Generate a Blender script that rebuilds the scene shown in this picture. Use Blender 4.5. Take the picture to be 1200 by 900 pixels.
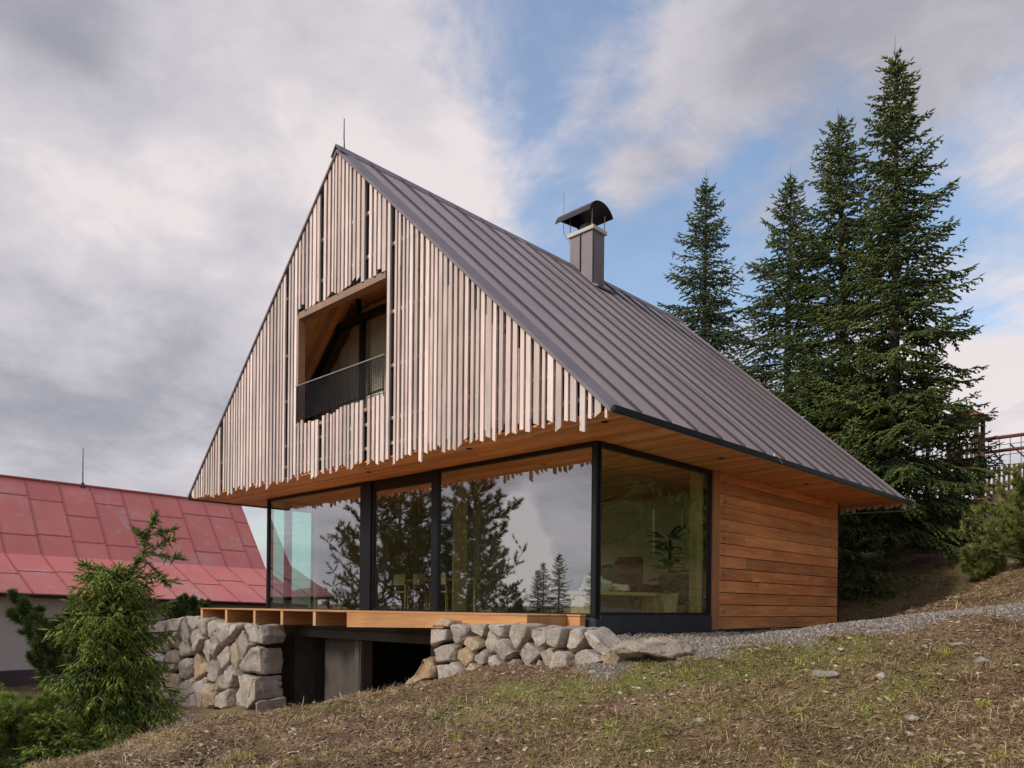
import bpy, bmesh, math, random
import numpy as np
from mathutils import Vector, noise, Matrix
for o in list(bpy.data.objects): bpy.data.objects.remove(o)
S = bpy.context.scene; COL = S.collection
R = math.radians
rng = np.random.default_rng(7); random.seed(7)

# ------------------------------------------------------------------ camera
CAM = np.array([7.4505, -9.5438, 0.152]); YAW = 0.7688; F = 904.1; VY = 710.15; ROLL = 0.010
FW = np.array([-math.sin(YAW), math.cos(YAW), 0.0]); RT = np.array([math.cos(YAW), math.sin(YAW), 0.0])
def ray(px, py):
    u = px-600; v = py-VY; c, s = math.cos(ROLL), math.sin(ROLL)
    a = c*u+s*v; b = -s*u+c*v
    return FW+RT*a/F-np.array([0, 0, b/F])
def at(px, py, d): return CAM+ray(px, py)*d
def ony(px, py, Y): r = ray(px, py); return CAM+r*((Y-CAM[1])/r[1])
def onx(px, py, X): r = ray(px, py); return CAM+r*((X-CAM[0])/r[0])
def onz(px, py, Z): r = ray(px, py); return CAM+r*((Z-CAM[2])/r[2])
cd = bpy.data.cameras.new('camera'); cam = bpy.data.objects.new('camera', cd); COL.objects.link(cam)
cd.sensor_width = 36; cd.lens = F/1200*36; cd.shift_y = (VY-450)/1200; cd.clip_start = .1; cd.clip_end = 2000
m = Matrix.Rotation(YAW, 4, 'Z') @ Matrix.Rotation(math.pi/2, 4, 'X') @ Matrix.Rotation(ROLL, 4, 'Z')
m.translation = Vector(CAM); cam.matrix_world = m
S.camera = cam

# ------------------------------------------------------------------ light and exposure
SUN_AZ_DIR = Vector((-0.22, -0.80, 0.60)).normalized()
S.view_settings.view_transform = 'Standard'; S.view_settings.look = 'None'
S.view_settings.exposure = 0.36; S.view_settings.gamma = 1
sd = bpy.data.lights.new('sun', 'SUN'); sd.energy = 1.7; sd.angle = R(11); sd.color = (1, .92, .82)
sun = bpy.data.objects.new('sun', sd); COL.objects.link(sun)
sun.rotation_euler = (-SUN_AZ_DIR).to_track_quat('-Z', 'Y').to_euler(); sun.location = (10, -20, 30)

class NT:
    """small helper round a node tree"""
    def __init__(s, nt): s.nt = nt; s.n = nt.nodes; s.l = nt.links
    def new(s, t, **k):
        n = s.n.new(t)
        for a, b in k.items(): setattr(n, a, b)
        return n
    def val(s, sock, v):
        if hasattr(v, 'is_output') or isinstance(v, bpy.types.NodeSocket): s.l.new(v, sock)
        else: sock.default_value = v
    def math(s, op, a, b=None, c=None, clamp=False):
        n = s.new('ShaderNodeMath', operation=op, use_clamp=clamp); s.val(n.inputs[0], a)
        if b is not None: s.val(n.inputs[1], b)
        if c is not None: s.val(n.inputs[2], c)
        return n.outputs[0]
    def vmath(s, op, a, b=None):
        n = s.new('ShaderNodeVectorMath', operation=op); s.val(n.inputs[0], a)
        if b is not None: s.val(n.inputs[1], b)
        return n.outputs[0] if op not in ('DOT_PRODUCT', 'LENGTH', 'DISTANCE') else n.outputs[1]
    def noise(s, vec, scale, detail=4, rough=.55, dist=0):
        n = s.new('ShaderNodeTexNoise'); s.val(n.inputs['Vector'], vec)
        n.inputs['Scale'].default_value = scale; n.inputs['Detail'].default_value = detail
        n.inputs['Roughness'].default_value = rough; n.inputs['Distortion'].default_value = dist
        return n.outputs['Fac']
    def ramp(s, fac, stops):
        n = s.new('ShaderNodeValToRGB'); s.val(n.inputs[0], fac); e = n.color_ramp.elements
        while len(e) < len(stops): e.new(.5)
        for x, (p, c) in zip(e, stops):
            x.position = p; x.color = (*c, 1) if len(c) == 3 else c
        return n.outputs[0]
    def mix(s, fac, a, b, mode='MIX'):
        n = s.new('ShaderNodeMix', data_type='RGBA', blend_type=mode); s.val(n.inputs[0], fac)
        s.val(n.inputs[6], a if not isinstance(a, tuple) or len(a) == 4 else (*a, 1))
        s.val(n.inputs[7], b if not isinstance(b, tuple) or len(b) == 4 else (*b, 1))
        return n.outputs[2]
    def map(s, v, a, b, c=0, d=1, smooth=True):
        n = s.new('ShaderNodeMapRange'); n.interpolation_type = 'SMOOTHSTEP' if smooth else 'LINEAR'
        s.val(n.inputs[0], v)
        for i, q in zip((1, 2, 3, 4), (a, b, c, d)): n.inputs[i].default_value = q
        return n.outputs[0]

world = bpy.data.worlds.new('World'); S.world = world; world.use_nodes = True
W = NT(world.node_tree); W.n.clear()
sky = W.new('ShaderNodeTexSky', sky_type='NISHITA'); sky.sun_disc = False
sky.sun_elevation = math.asin(SUN_AZ_DIR.z); sky.sun_rotation = math.atan2(SUN_AZ_DIR.x, SUN_AZ_DIR.y)
sky.air_density = 1.3; sky.dust_density = 1.6; sky.ozone_density = 1.6
tc = W.new('ShaderNodeTexCoord'); D = tc.outputs['Generated']
def blob(px, py, deg, amp, soft=.85, wob=None, mirror=False):
    d = ray(px, py); d = d/np.linalg.norm(d)
    if mirror: d = d*np.array([1, -1, 1])
    dot = W.vmath('DOT_PRODUCT', wob if wob is not None else D, tuple(d))
    return W.math('MULTIPLY', W.map(dot, math.cos(R(deg*(1+soft))), math.cos(R(deg*(1-soft)))), amp)
warp = W.new('ShaderNodeTexNoise'); W.l.new(D, warp.inputs['Vector']); warp.inputs['Scale'].default_value = 3.5; warp.inputs['Detail'].default_value = 5
wv = W.vmath('SUBTRACT', warp.outputs['Color'], (.5, .5, .5)); wn = W.new('ShaderNodeVectorMath', operation='SCALE'); W.l.new(wv, wn.inputs[0]); wn.inputs['Scale'].default_value = .26
DW = W.vmath('NORMALIZE', W.vmath('ADD', D, wn.outputs[0]))
sep = W.new('ShaderNodeSeparateXYZ'); W.l.new(D, sep.inputs[0])
den = W.math('ADD', W.math('MAXIMUM', sep.outputs[2], 0.0), .30)
cmb = W.new('ShaderNodeCombineXYZ'); W.l.new(W.math('DIVIDE', sep.outputs[0], den), cmb.inputs[0]); W.l.new(W.math('DIVIDE', sep.outputs[1], den), cmb.inputs[1]); W.l.new(W.math('MULTIPLY', sep.outputs[2], 1.2), cmb.inputs[2])
sc = cmb.outputs[0]
n1 = W.noise(sc, 1.5, 10, .58, .45)
n2 = W.noise(W.vmath('ADD', sc, (3.1, 7.7, 1.3)), 1.7, 8, .55, .5)
n3 = W.noise(W.vmath('ADD', sc, (9.1, 1.7, 4.3)), 5.0, 10, .62, .35)
cov = W.math('ADD', W.math('ADD', W.math('MULTIPLY', W.math('SUBTRACT', n1, .5), 3.6), W.math('MULTIPLY', W.math('SUBTRACT', n3, .5), 2.1)), .74)
for b in [(655, 110, 6.5, -.50), (700, 200, 6, -.42), (760, 290, 6, -.42), (560, 30, 4, -.25), (620, 200, 3, -.2), (815, 60, 4, .3), (648, 65, 2.5, .35), (690, 150, 2.6, .4), (755, 100, 3.5, .35), (1000, 120, 5, .35), (640, 190, 2, .3), (880, 300, 3, .3), (790, 185, 2.5, .4), (700, 300, 3, .25), (845, 225, 5.5, -.30), (1120, 215, 7, -.70), (1040, 300, 6, -.5),
          (940, 200, 6, -.5), (1165, 260, 4, -.4), (620, 40, 4, -.3), (700, 30, 4, -.3), (640, 240, 4, -.2),
          (900, 60, 8, .35), (300, 250, 15, .45), (60, 100, 16, .42), (60, 300, 12, .30), (480, 120, 6, .3), (1180, 420, 7, .9), (1150, 60, 7, .5), (765, 205, 2.2, .45), (90, 430, 10, .5)]:
    cov = W.math('ADD', cov, blob(*b, wob=DW))
for b in [(620, 620, 14, .6), (560, 560, 12, .5), (690, 560, 10, .4)]: cov = W.math('ADD', cov, blob(*b, wob=DW, mirror=True))
cov = W.map(cov, .05, 1.15, .16, 1)
# how bright the cloud is
br = W.math('ADD', W.math('MULTIPLY', W.math('SUBTRACT', n2, .5), 1.35), W.math('MULTIPLY', W.math('SUBTRACT', n3, .5), .80))
br = W.math('ADD', br, .645)
for b in [(400, 200, 9, .22), (540, 290, 7, .22), (290, 130, 5, .12), (30, 290, 5, .42), (330, 330, 7, .25), (1185, 330, 6, .32), (170, 290, 4, .2),
          (70, 400, 7, -.20), (120, 470, 6, -.12), (90, 100, 12, -.03), (1100, 40, 9, -.22), (220, 30, 10, -.18), (880, 60, 8, -.08), (200, 400, 6, -.1)]:
    br = W.math('ADD', br, blob(*b, wob=DW))
for b in [(612, 605, 1.5, .9), (628, 632, 1.7, .9), (645, 650, 1.6, .8), (690, 640, 3.5, .2), (650, 570, 9, -.34), (600, 700, 6, .12)]: br = W.math('ADD', br, blob(*b, wob=DW, mirror=True))
ccol = W.ramp(br, [(0.0, (.22, .22, .26)), (.35, (.32, .315, .355)), (.62, (.45, .43, .47)), (.85, (.55, .515, .54)), (1, (.66, .60, .60))])
skyc = W.vmath('MULTIPLY', sky.outputs[0], (.128, .140, .150))
final = W.mix(W.math('MULTIPLY', cov, .97), skyc, ccol)
bg = W.new('ShaderNodeBackground'); W.l.new(final, bg.inputs[0]); bg.inputs[1].default_value = 1.0
wo = W.new('ShaderNodeOutputWorld'); W.l.new(bg.outputs[0], wo.inputs[0])

# ------------------------------------------------------------------ materials
def mat(name):
    m = bpy.data.materials.new(name); m.use_nodes = True; t = NT(m.node_tree); t.n.clear()
    b = t.new('ShaderNodeBsdfPrincipled'); o = t.new('ShaderNodeOutputMaterial'); t.l.new(b.outputs[0], o.inputs[0])
    t.b = b; t.out = o; return m, t
def bump(t, h, strength=.4, dist=.01):
    n = t.new('ShaderNodeBump'); t.val(n.inputs['Height'], h); n.inputs['Strength'].default_value = strength; n.inputs['Distance'].default_value = dist
    t.l.new(n.outputs[0], t.b.inputs['Normal'])
def objco(t): return t.new('ShaderNodeTexCoord').outputs['Object']
def tint(t): return t.new('ShaderNodeAttribute', attribute_name='tint').outputs['Fac']
def wood(name, c1, c2, axis, rough=.6, knots=True, tintamt=.35, fine=1., hue=None):
    m, t = mat(name); co = objco(t); tn = tint(t)
    st = {'x': (.06, 1, 1), 'y': (1, .06, 1), 'z': (1, 1, .05)}[axis]
    v = t.vmath('MULTIPLY', co, st)
    off = t.new('ShaderNodeCombineXYZ'); o = t.math('MULTIPLY', tn, 37.); [t.l.new(o, off.inputs[i]) for i in range(3)]
    v = t.vmath('ADD', v, off.outputs[0])
    g = t.noise(v, 26*fine, 5, .6, .6); g2 = t.noise(v, 5*fine, 3, .5, .3)
    big = t.noise(t.vmath('ADD', co, off.outputs[0]), .8, 3)
    f = t.math('ADD', t.math('MULTIPLY', g, .55), t.math('MULTIPLY', g2, .45))
    c = t.ramp(f, [(.34, c2), (.62, c1)])
    bright = t.math('ADD', t.math('MULTIPLY', t.math('SUBTRACT', tn, .5), tintamt*2), 1.0)
    bright = t.math('MULTIPLY', bright, t.map(big, .3, .7, .86, 1.12))
    sc = t.new('ShaderNodeVectorMath', operation='SCALE'); t.l.new(c, sc.inputs[0]); t.l.new(bright, sc.inputs['Scale']); c = sc.outputs[0]
    if hue:
        h = t.math('FRACT', t.math('MULTIPLY', tn, 7.31)); c = t.mix(t.map(h, .35, 1, 0, .75), c, t.mix(1., c, hue, 'MULTIPLY'))
    if knots:
        vo = t.new('ShaderNodeTexVoronoi'); ks = {'x': (.35, 1, 1), 'y': (1, .35, 1), 'z': (1, 1, .35)}[axis]
        t.val(vo.inputs['Vector'], t.vmath('MULTIPLY', t.vmath('ADD', co, off.outputs[0]), ks)); vo.inputs['Scale'].default_value = 5.0
        k = t.map(vo.outputs['Distance'], .03, .085, .85, 0)
        c = t.mix(k, c, t.mix(1., c, (.42, .33, .26), 'MULTIPLY'))
    t.val(t.b.inputs['Base Color'], c); t.b.inputs['Roughness'].default_value = rough
    bump(t, g, .25, .004); return m
M = {}
M['slat'] = wood('weathered_larch', (.82, .685, .62), (.66, .53, .475), 'z', .75, True, .26, hue=(.97, .88, .84))
M['orange_x'] = wood('oiled_larch_x', (.94, .47, .16), (.76, .32, .10), 'x', .5, True, .24, hue=(1.05, .8, .7))
M['lining'] = wood('lining_larch', (.90, .50, .22), (.72, .36, .14), 'x', .5, True, .2)
M['trim'] = wood('weathered_trim', (.40, .25, .165), (.28, .17, .11), 'z', .7, True, .15)
M['orange_y'] = wood('oiled_larch_y', (.88, .38, .135), (.50, .165, .055), 'y', .48, True, .24, hue=(1., .82, .76))
M['orange_z'] = wood('oiled_larch_z', (.60, .27, .11), (.44, .18, .07), 'z', .5, True, .2)
M['deck'] = wood('deck_larch', (.66, .33, .13), (.48, .21, .075), 'x', .6, True, .16)
M['deck_end'] = wood('deck_larch_ends', (.72, .42, .19), (.55, .29, .12), 'z', .6, False, .16)
M['deck_side'] = wood('deck_larch_side', (.56, .27, .11), (.40, .17, .065), 'y', .6, True, .16)
M['interior_wood'] = wood('interior_spruce', (.62, .47, .24), (.50, .35, .16), 'z', .6, True, .15)
M['interior_floor'] = wood('oak_floor', (.36, .24, .13), (.25, .16, .08), 'x', .4, False, .2)
M['fence'] = wood('fence_wood', (.13, .070, .040), (.075, .040, .022), 'z', .8, False, .3)

def plain(name, col, rough=.6, metal=0, nscale=6, namt=.18, bmp=.15, bdist=.003, stretch=(1, 1, 1), tintamt=0, spec=.5):
    m, t = mat(name); co = t.vmath('MULTIPLY', objco(t), stretch)
    n = t.noise(co, nscale, 6, .6); lo = tuple(c*(1-namt) for c in col); hi = tuple(min(1, c*(1+namt)) for c in col)
    c = t.ramp(n, [(.3, lo), (.7, hi)])
    if tintamt:
        sc = t.new('ShaderNodeVectorMath', operation='SCALE'); t.l.new(c, sc.inputs[0])
        t.l.new(t.math('ADD', t.math('MULTIPLY', t.math('SUBTRACT', tint(t), .5), tintamt*2), 1.), sc.inputs['Scale']); c = sc.outputs[0]
    t.val(t.b.inputs['Base Color'], c); t.b.inputs['Roughness'].default_value = rough; t.b.inputs['Metallic'].default_value = metal
    t.b.inputs['Specular IOR Level'].default_value = spec
    if bmp: bump(t, t.noise(co, nscale*8, 4), bmp, bdist)
    return m
def roofmetal():
    m, t = mat('roof_metal'); co = objco(t); tn = tint(t)
    n = t.noise(co, .9, 4, .5); n2 = t.noise(t.vmath('MULTIPLY', co, (.3, 3, .3)), 2.5, 4)
    f = t.math('ADD', t.math('MULTIPLY', n, .5), t.math('ADD', t.math('MULTIPLY', n2, .3), t.math('MULTIPLY', tn, .2)))
    t.val(t.b.inputs['Base Color'], t.ramp(f, [(.3, (.325, .252, .256)), (.7, (.455, .355, .360))]))
    t.val(t.b.inputs['Roughness'], t.map(n2, .3, .7, .42, .56)); t.b.inputs['Metallic'].default_value = .25
    bump(t, t.noise(t.vmath('MULTIPLY', co, (.8, 3.2, .8)), 1.8, 4), .4, .035); return m
M['roof'] = roofmetal()
M['flash'] = plain('verge_metal', (.20, .168, .178), .5, .3, 2, .12, .1)
M['seam'] = plain('seam_metal', (.035, .027, .03), .6, .1, 3, .2, 0)
M['black'] = plain('black_frame', (.008, .009, .011), .4, .2, 4, .2, .05)
M['plinth'] = plain('slate_plinth', (.030, .038, .046), .5, .1, 3, .2, .1)
M['dark'] = plain('shade_dark_sheathing', (.014, .010, .008), .9, 0, 4, .3, .1)  # sheathing with the shadow of the slat gaps put into its colour
M['concrete'] = plain('raw_concrete', (.095, .080, .068), .85, 0, 2.2, .25, .35)
M['cdark'] = plain('dark_concrete', (.07, .062, .055), .85, 0, 2.2, .25, .3)
M['plaster'] = plain('grey_render', (.55, .49, .46), .9, 0, 1.2, .07, .3, .002)
M['barnplinth'] = plain('dark_render', (.075, .055, .06), .9, 0, 1.5, .2, .3)
M['steel'] = plain('steel_wire', (.36, .35, .34), .5, .6, 6, .1, 0)
M['steelgrey'] = plain('grey_frame', (.16, .15, .14), .6, 0, 3, .1, 0)
M['cap'] = plain('chimney_cap', (.60, .55, .49), .8, 0, 5, .1, .2)
M['cowl'] = plain('cowl_metal', (.045, .043, .045), .35, .6, 3, .3, .05)
M['rust'] = plain('rust_red_beam', (.20, .055, .045), .7, 0, 4, .2, .1)
M['rope'] = plain('dark_rope', (.07, .075, .085), .8, 0, 20, .2, 0)
M['shingle'] = plain('tower_roof', (.25, .10, .06), .8, 0, 5, .2, .2)
M['bark'] = plain('bark', (.085, .062, .048), .95, 0, 9, .4, .9, .03, (1, 1, .3))
M['twig'] = plain('twig', (.16, .12, .09), .9, 0, 9, .3, .3)
M['interior_wall'] = plain('interior_wall', (.68, .66, .50), .9, 0, 1.5, .08, .1)
M['fabric_brown'] = plain('brown_leather', (.12, .065, .035), .6, 0, 20, .2, .2)
M['fabric_grey'] = plain('grey_fabric', (.09, .085, .085), .95, 0, 60, .2, .4)
M['fabric_teal'] = plain('teal_fabric', (.015, .10, .11), .9, 0, 60, .2, .4)
M['fabric_pale'] = plain('pale_blanket', (.55, .50, .46), .95, 0, 15, .15, .6, .01)
M['added_sheet'] = plain('added_sheet_pale', (.50, .44, .36), .95, 0, 10, .1, .2)
M['pot'] = plain('clay_pot', (.45, .36, .24), .8, 0, 10, .1, .2)
M['white'] = plain('white_tube', (.8, .78, .72), .4, 0, 3, .03, 0)
M['leafy'] = plain('house_plant_leaf', (.045, .13, .03), .45, 0, 3, .3, .2)

def redroof():
    m, t = mat('painted_red_sheet'); co = objco(t); tn = tint(t)
    n = t.noise(co, .7, 5, .6); 
    base = t.ramp(t.math('ADD', t.math('MULTIPLY', n, .88), t.math('MULTIPLY', tn, .12)), [(.25, (.52, .145, .130)), (.75, (.66, .215, .190))])
    pn = t.noise(co, 2.6, 9, .8, .3); pk = t.noise(co, .35, 3, .5)
    peel = t.map(t.math('ADD', pn, t.math('MULTIPLY', pk, .55)), .83, .95)
    pk2 = t.map(t.noise(t.vmath('MULTIPLY', co, (1, 4, 1)), 3., 6, .7), .62, .72, 0, .35)
    c = t.mix(t.math('MULTIPLY', peel, .7), base, (.42, .33, .31)); c = t.mix(pk2, c, (.24, .075, .07))
    t.val(t.b.inputs['Base Color'], c); t.b.inputs['Roughness'].default_value = .62
    bump(t, t.noise(co, 2.2, 4), .25, .03); return m
M['redroof'] = redroof(); M['redseam'] = plain('red_seam', (.36, .10, .095), .7, 0, 3, .25, .1)

def stone_mat():
    m, t = mat('field_stone'); co = objco(t); tn = tint(t)
    h = t.math('FRACT', t.math('MULTIPLY', tn, 9.17))
    base = t.ramp(tn, [(0, (.34, .295, .255)), (.35, (.56, .485, .41)), (.6, (.54, .45, .36)), (.8, (.52, .40, .275)), (1, (.60, .41, .22))])
    sc_ = t.new('ShaderNodeVectorMath', operation='SCALE'); t.l.new(base, sc_.inputs[0]); t.l.new(t.map(h, 0, 1, .86, 1.25, False), sc_.inputs['Scale']); base = sc_.outputs[0]
    n = t.noise(co, 3, 8, .65, .4); c = t.mix(t.map(n, .38, .66, 0, .8), base, t.mix(1., base, (.55, .52, .50), 'MULTIPLY'))
    n2 = t.noise(t.vmath('ADD', co, (5, 3, 1)), 1.6, 5, .6); c = t.mix(t.map(n2, .55, .72, 0, .55), c, (.52, .38, .23))
    n3 = t.noise(co, 38, 4, .7); c = t.mix(t.map(n3, .38, .60, .45, 0), c, (.16, .135, .115)); n4 = t.noise(co, 11, 7, .7, .5); c = t.mix(t.map(n4, .5, .68, 0, .45), c, (.62, .58, .52))
    t.val(t.b.inputs['Base Color'], c); t.b.inputs['Roughness'].default_value = .92
    hh = t.math('ADD', t.math('MULTIPLY', n, 1.), t.math('MULTIPLY', n3, .25)); bump(t, t.math('ADD', hh, t.math('MULTIPLY', n4, .5)), 1., .05); return m
M['stone'] = stone_mat()

def foliage(name, cols, trans=.0):
    m, t = mat(name); tn = tint(t); c = t.ramp(tn, cols)
    t.val(t.b.inputs['Base Color'], c); t.b.inputs['Roughness'].default_value = .55; t.b.inputs['Specular IOR Level'].default_value = .35
    return m
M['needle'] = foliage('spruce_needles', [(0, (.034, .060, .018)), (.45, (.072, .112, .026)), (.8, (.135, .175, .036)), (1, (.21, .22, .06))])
M['needle_near'] = foliage('young_spruce_needles', [(0, (.06, .10, .022)), (.4, (.15, .215, .038)), (.75, (.29, .355, .06)), (1, (.42, .46, .11))])
M['needle_cold'] = foliage('blue_spruce_needles', [(0, (.036, .062, .032)), (.45, (.070, .112, .046)), (.8, (.12, .165, .058)), (1, (.18, .20, .08))])
M['pine_needle'] = foliage('pine_needles', [(0, (.036, .062, .026)), (.5, (.072, .110, .036)), (.85, (.13, .175, .045)), (1, (.24, .27, .07))])
M['pine_lime'] = foliage('lime_pine_needles', [(0, (.06, .08, .03)), (.5, (.14, .17, .045)), (.85, (.26, .28, .06)), (1, (.36, .36, .10))])
M['cone'] = plain('cones', (.17, .075, .035), .8, 0, 20, .3, .3)
M['drygrass'] = foliage('dry_grass', [(0, (.13, .075, .038)), (.4, (.27, .175, .088)), (.8, (.44, .32, .165)), (1, (.62, .50, .31))])
M['greengrass'] = foliage('green_grass', [(0, (.15, .17, .03)), (.5, (.34, .36, .05)), (1, (.55, .54, .12))])
M['litter'] = foliage('leaf_litter', [(0, (.07, .04, .025)), (.4, (.19, .11, .065)), (.75, (.36, .25, .17)), (1, (.60, .48, .37))])
M['pebble'] = foliage('crushed_stone', [(0, (.12, .095, .078)), (.5, (.25, .208, .178)), (.85, (.36, .31, .27)), (1, (.48, .41, .33))])

def glass(name, tintc, base, iorr=1.45):
    m, t = mat(name); t.n.remove(t.b)
    tr = t.new('ShaderNodeBsdfTransparent'); tr.inputs[0].default_value = (*tintc, 1)
    gl = t.new('ShaderNodeBsdfGlossy'); gl.inputs['Roughness'].default_value = 0.0; gl.inputs[0].default_value = (.93, .95, .97, 1)
    ge = t.new('ShaderNodeNewGeometry'); cth = t.math('ABSOLUTE', t.vmath('DOT_PRODUCT', ge.outputs['Normal'], ge.outputs['Incoming']))
    sch = t.math('POWER', t.math('SUBTRACT', 1.0, cth), 5.0)
    f = t.math('ADD', t.math('MULTIPLY', sch, 1-base), base, clamp=True); mx = t.new('ShaderNodeMixShader')
    t.l.new(f, mx.inputs[0]); t.l.new(tr.outputs[0], mx.inputs[1]); t.l.new(gl.outputs[0], mx.inputs[2]); t.l.new(mx.outputs[0], t.out.inputs[0]); return m
M['glass'] = glass('coated_glass', (.84, .92, .84), .48)
M['glass_side'] = glass('side_glass', (.80, .95, .70), .18)
M['glass_clear'] = glass('clear_glass', (.97, .98, .95), .03)
M['glass_teal'] = glass('teal_glass', (.36, .88, .78), .05)

# ------------------------------------------------------------------ builders
def tag(o, label=None, cat=None, group=None, kind=None):
    if label: o['label'] = label
    if cat: o['category'] = cat
    if group: o['group'] = group
    if kind: o['kind'] = kind
    return o
def empty(name, loc, label, cat, group=None):
    o = bpy.data.objects.new(name, None); COL.objects.link(o); o.location = loc; o.empty_display_size = .2
    return tag(o, label, cat, group)
def link(name, me, material, parent=None, world_coords=True):
    o = bpy.data.objects.new(name, me); COL.objects.link(o)
    if material is not None and not me.materials: me.materials.append(material)
    if parent is not None:
        o.parent = parent
        if world_coords:
            p = Vector(parent.location); q = parent.parent
            while q is not None: p += Vector(q.location); q = q.parent
            me.transform(Matrix.Translation(-p))
    return o
def npmesh(name, V, Fc, T=None, smooth=False):
    V = np.asarray(V, dtype=np.float32).reshape(-1, 3); Fc = np.asarray(Fc, dtype=np.int32); k = Fc.shape[1]; n = len(Fc)
    me = bpy.data.meshes.new(name); me.vertices.add(len(V)); me.vertices.foreach_set('co', V.ravel())
    me.loops.add(n*k); me.loops.foreach_set('vertex_index', Fc.ravel()); me.polygons.add(n)
    me.polygons.foreach_set('loop_start', np.arange(0, n*k, k, dtype=np.int32)); me.polygons.foreach_set('loop_total', np.full(n, k, dtype=np.int32))
    if smooth: me.polygons.foreach_set('use_smooth', np.ones(n, dtype=bool))
    me.update(calc_edges=True)
    if T is not None:
        a = me.attributes.new('tint', 'FLOAT', 'POINT'); a.data.foreach_set('value', np.asarray(T, dtype=np.float32))
    return me
class MB:
    def __init__(s): s.v = []; s.f = []; s.t = []; s.st = []
    def add(s, vs, fs, t=None):
        b = len(s.v); s.st.append(b); t = random.random() if t is None else t
        s.v += [tuple(v) for v in vs]; s.f += [tuple(b+i for i in f) for f in fs]; s.t += [t]*len(vs)
    def parts(s):
        out = []
        for k, v0 in enumerate(s.st):
            v1 = s.st[k+1] if k+1 < len(s.st) else len(s.v); out.append((v0, v1, [f for f in s.f if v0 <= f[0] < v1]))
        return out
    def box(s, x0, x1, y0, y1, z0, z1, t=None):
        s.add([(x0, y0, z0), (x1, y0, z0), (x1, y1, z0), (x0, y1, z0), (x0, y0, z1), (x1, y0, z1), (x1, y1, z1), (x0, y1, z1)], BOXF, t)
    def hexa(s, pts, t=None): s.add(pts, BOXF, t)
    def tube(s, p0, p1, r0, r1=None, n=8, t=None, caps=True):
        r1 = r0 if r1 is None else r1; p0 = Vector(p0); p1 = Vector(p1); d = (p1-p0).normalized()
        a = d.orthogonal().normalized(); b = d.cross(a); vs = []
        for p, r in ((p0, r0), (p1, r1)):
            for i in range(n):
                q = 2*math.pi*i/n; vs.append(p+(a*math.cos(q)+b*math.sin(q))*r)
        fs = [(i, (i+1) % n, n+(i+1) % n, n+i) for i in range(n)]
        if caps: fs += [tuple(reversed(range(n))), tuple(range(n, 2*n))]
        s.add(vs, fs, t)
    def path(s, pts, r, n=6, t=None):
        for a, b in zip(pts[:-1], pts[1:]): s.tube(a, b, r, r, n, t)
    def prism(s, poly, axis, a, b, t=None):
        n = len(poly)
        def P(u, v, w): return {'x': (w, u, v), 'y': (u, w, v), 'z': (u, v, w)}[axis]
        vs = [P(u, v, a) for u, v in poly]+[P(u, v, b) for u, v in poly]
        fs = [tuple(range(n)), tuple(range(2*n-1, n-1, -1))]+[(i, n+i, n+(i+1) % n, (i+1) % n) for i in range(n)]
        s.add(vs, fs, t)
    def build(s, name, material, parent=None, bevel=0, smooth=False):
        me = bpy.data.meshes.new(name); me.from_pydata(s.v, [], s.f); 
        a = me.attributes.new('tint', 'FLOAT', 'POINT'); a.data.foreach_set('value', np.array(s.t, dtype=np.float32))
        bm = bmesh.new(); bm.from_mesh(me); bmesh.ops.recalc_face_normals(bm, faces=bm.faces)
        if smooth:
            for f in bm.faces: f.smooth = True
        bm.to_mesh(me); bm.free(); o = link(name, me, material, parent)
        if bevel:
            md = o.modifiers.new('bevel', 'BEVEL'); md.width = bevel; md.segments = 1; md.limit_method = 'ANGLE'
        return o
BOXF = [(0, 3, 2, 1), (4, 5, 6, 7), (0, 1, 5, 4), (1, 2, 6, 5), (2, 3, 7, 6), (3, 0, 4, 7)]
def each(mb, name, material, parent=None, bevel=0):
    # one object for every shape collected in the builder
    lo = 0; groups = []
    for (v0, v1, f) in mb.parts(): 
        q = MB(); q.v = mb.v[v0:v1]; q.t = mb.t[v0:v1]; q.f = [tuple(i-v0 for i in ff) for ff in f]; groups.append(q.build(name, material, parent, bevel))
    return groups
def one(name, material, parent, *args, bevel=0, t=.5):
    m = MB(); m.box(*args, t=t); return m.build(name, material, parent, bevel)
def unit(a): a = np.asarray(a, float); return a/np.maximum(np.linalg.norm(a, axis=-1, keepdims=True), 1e-9)

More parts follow.
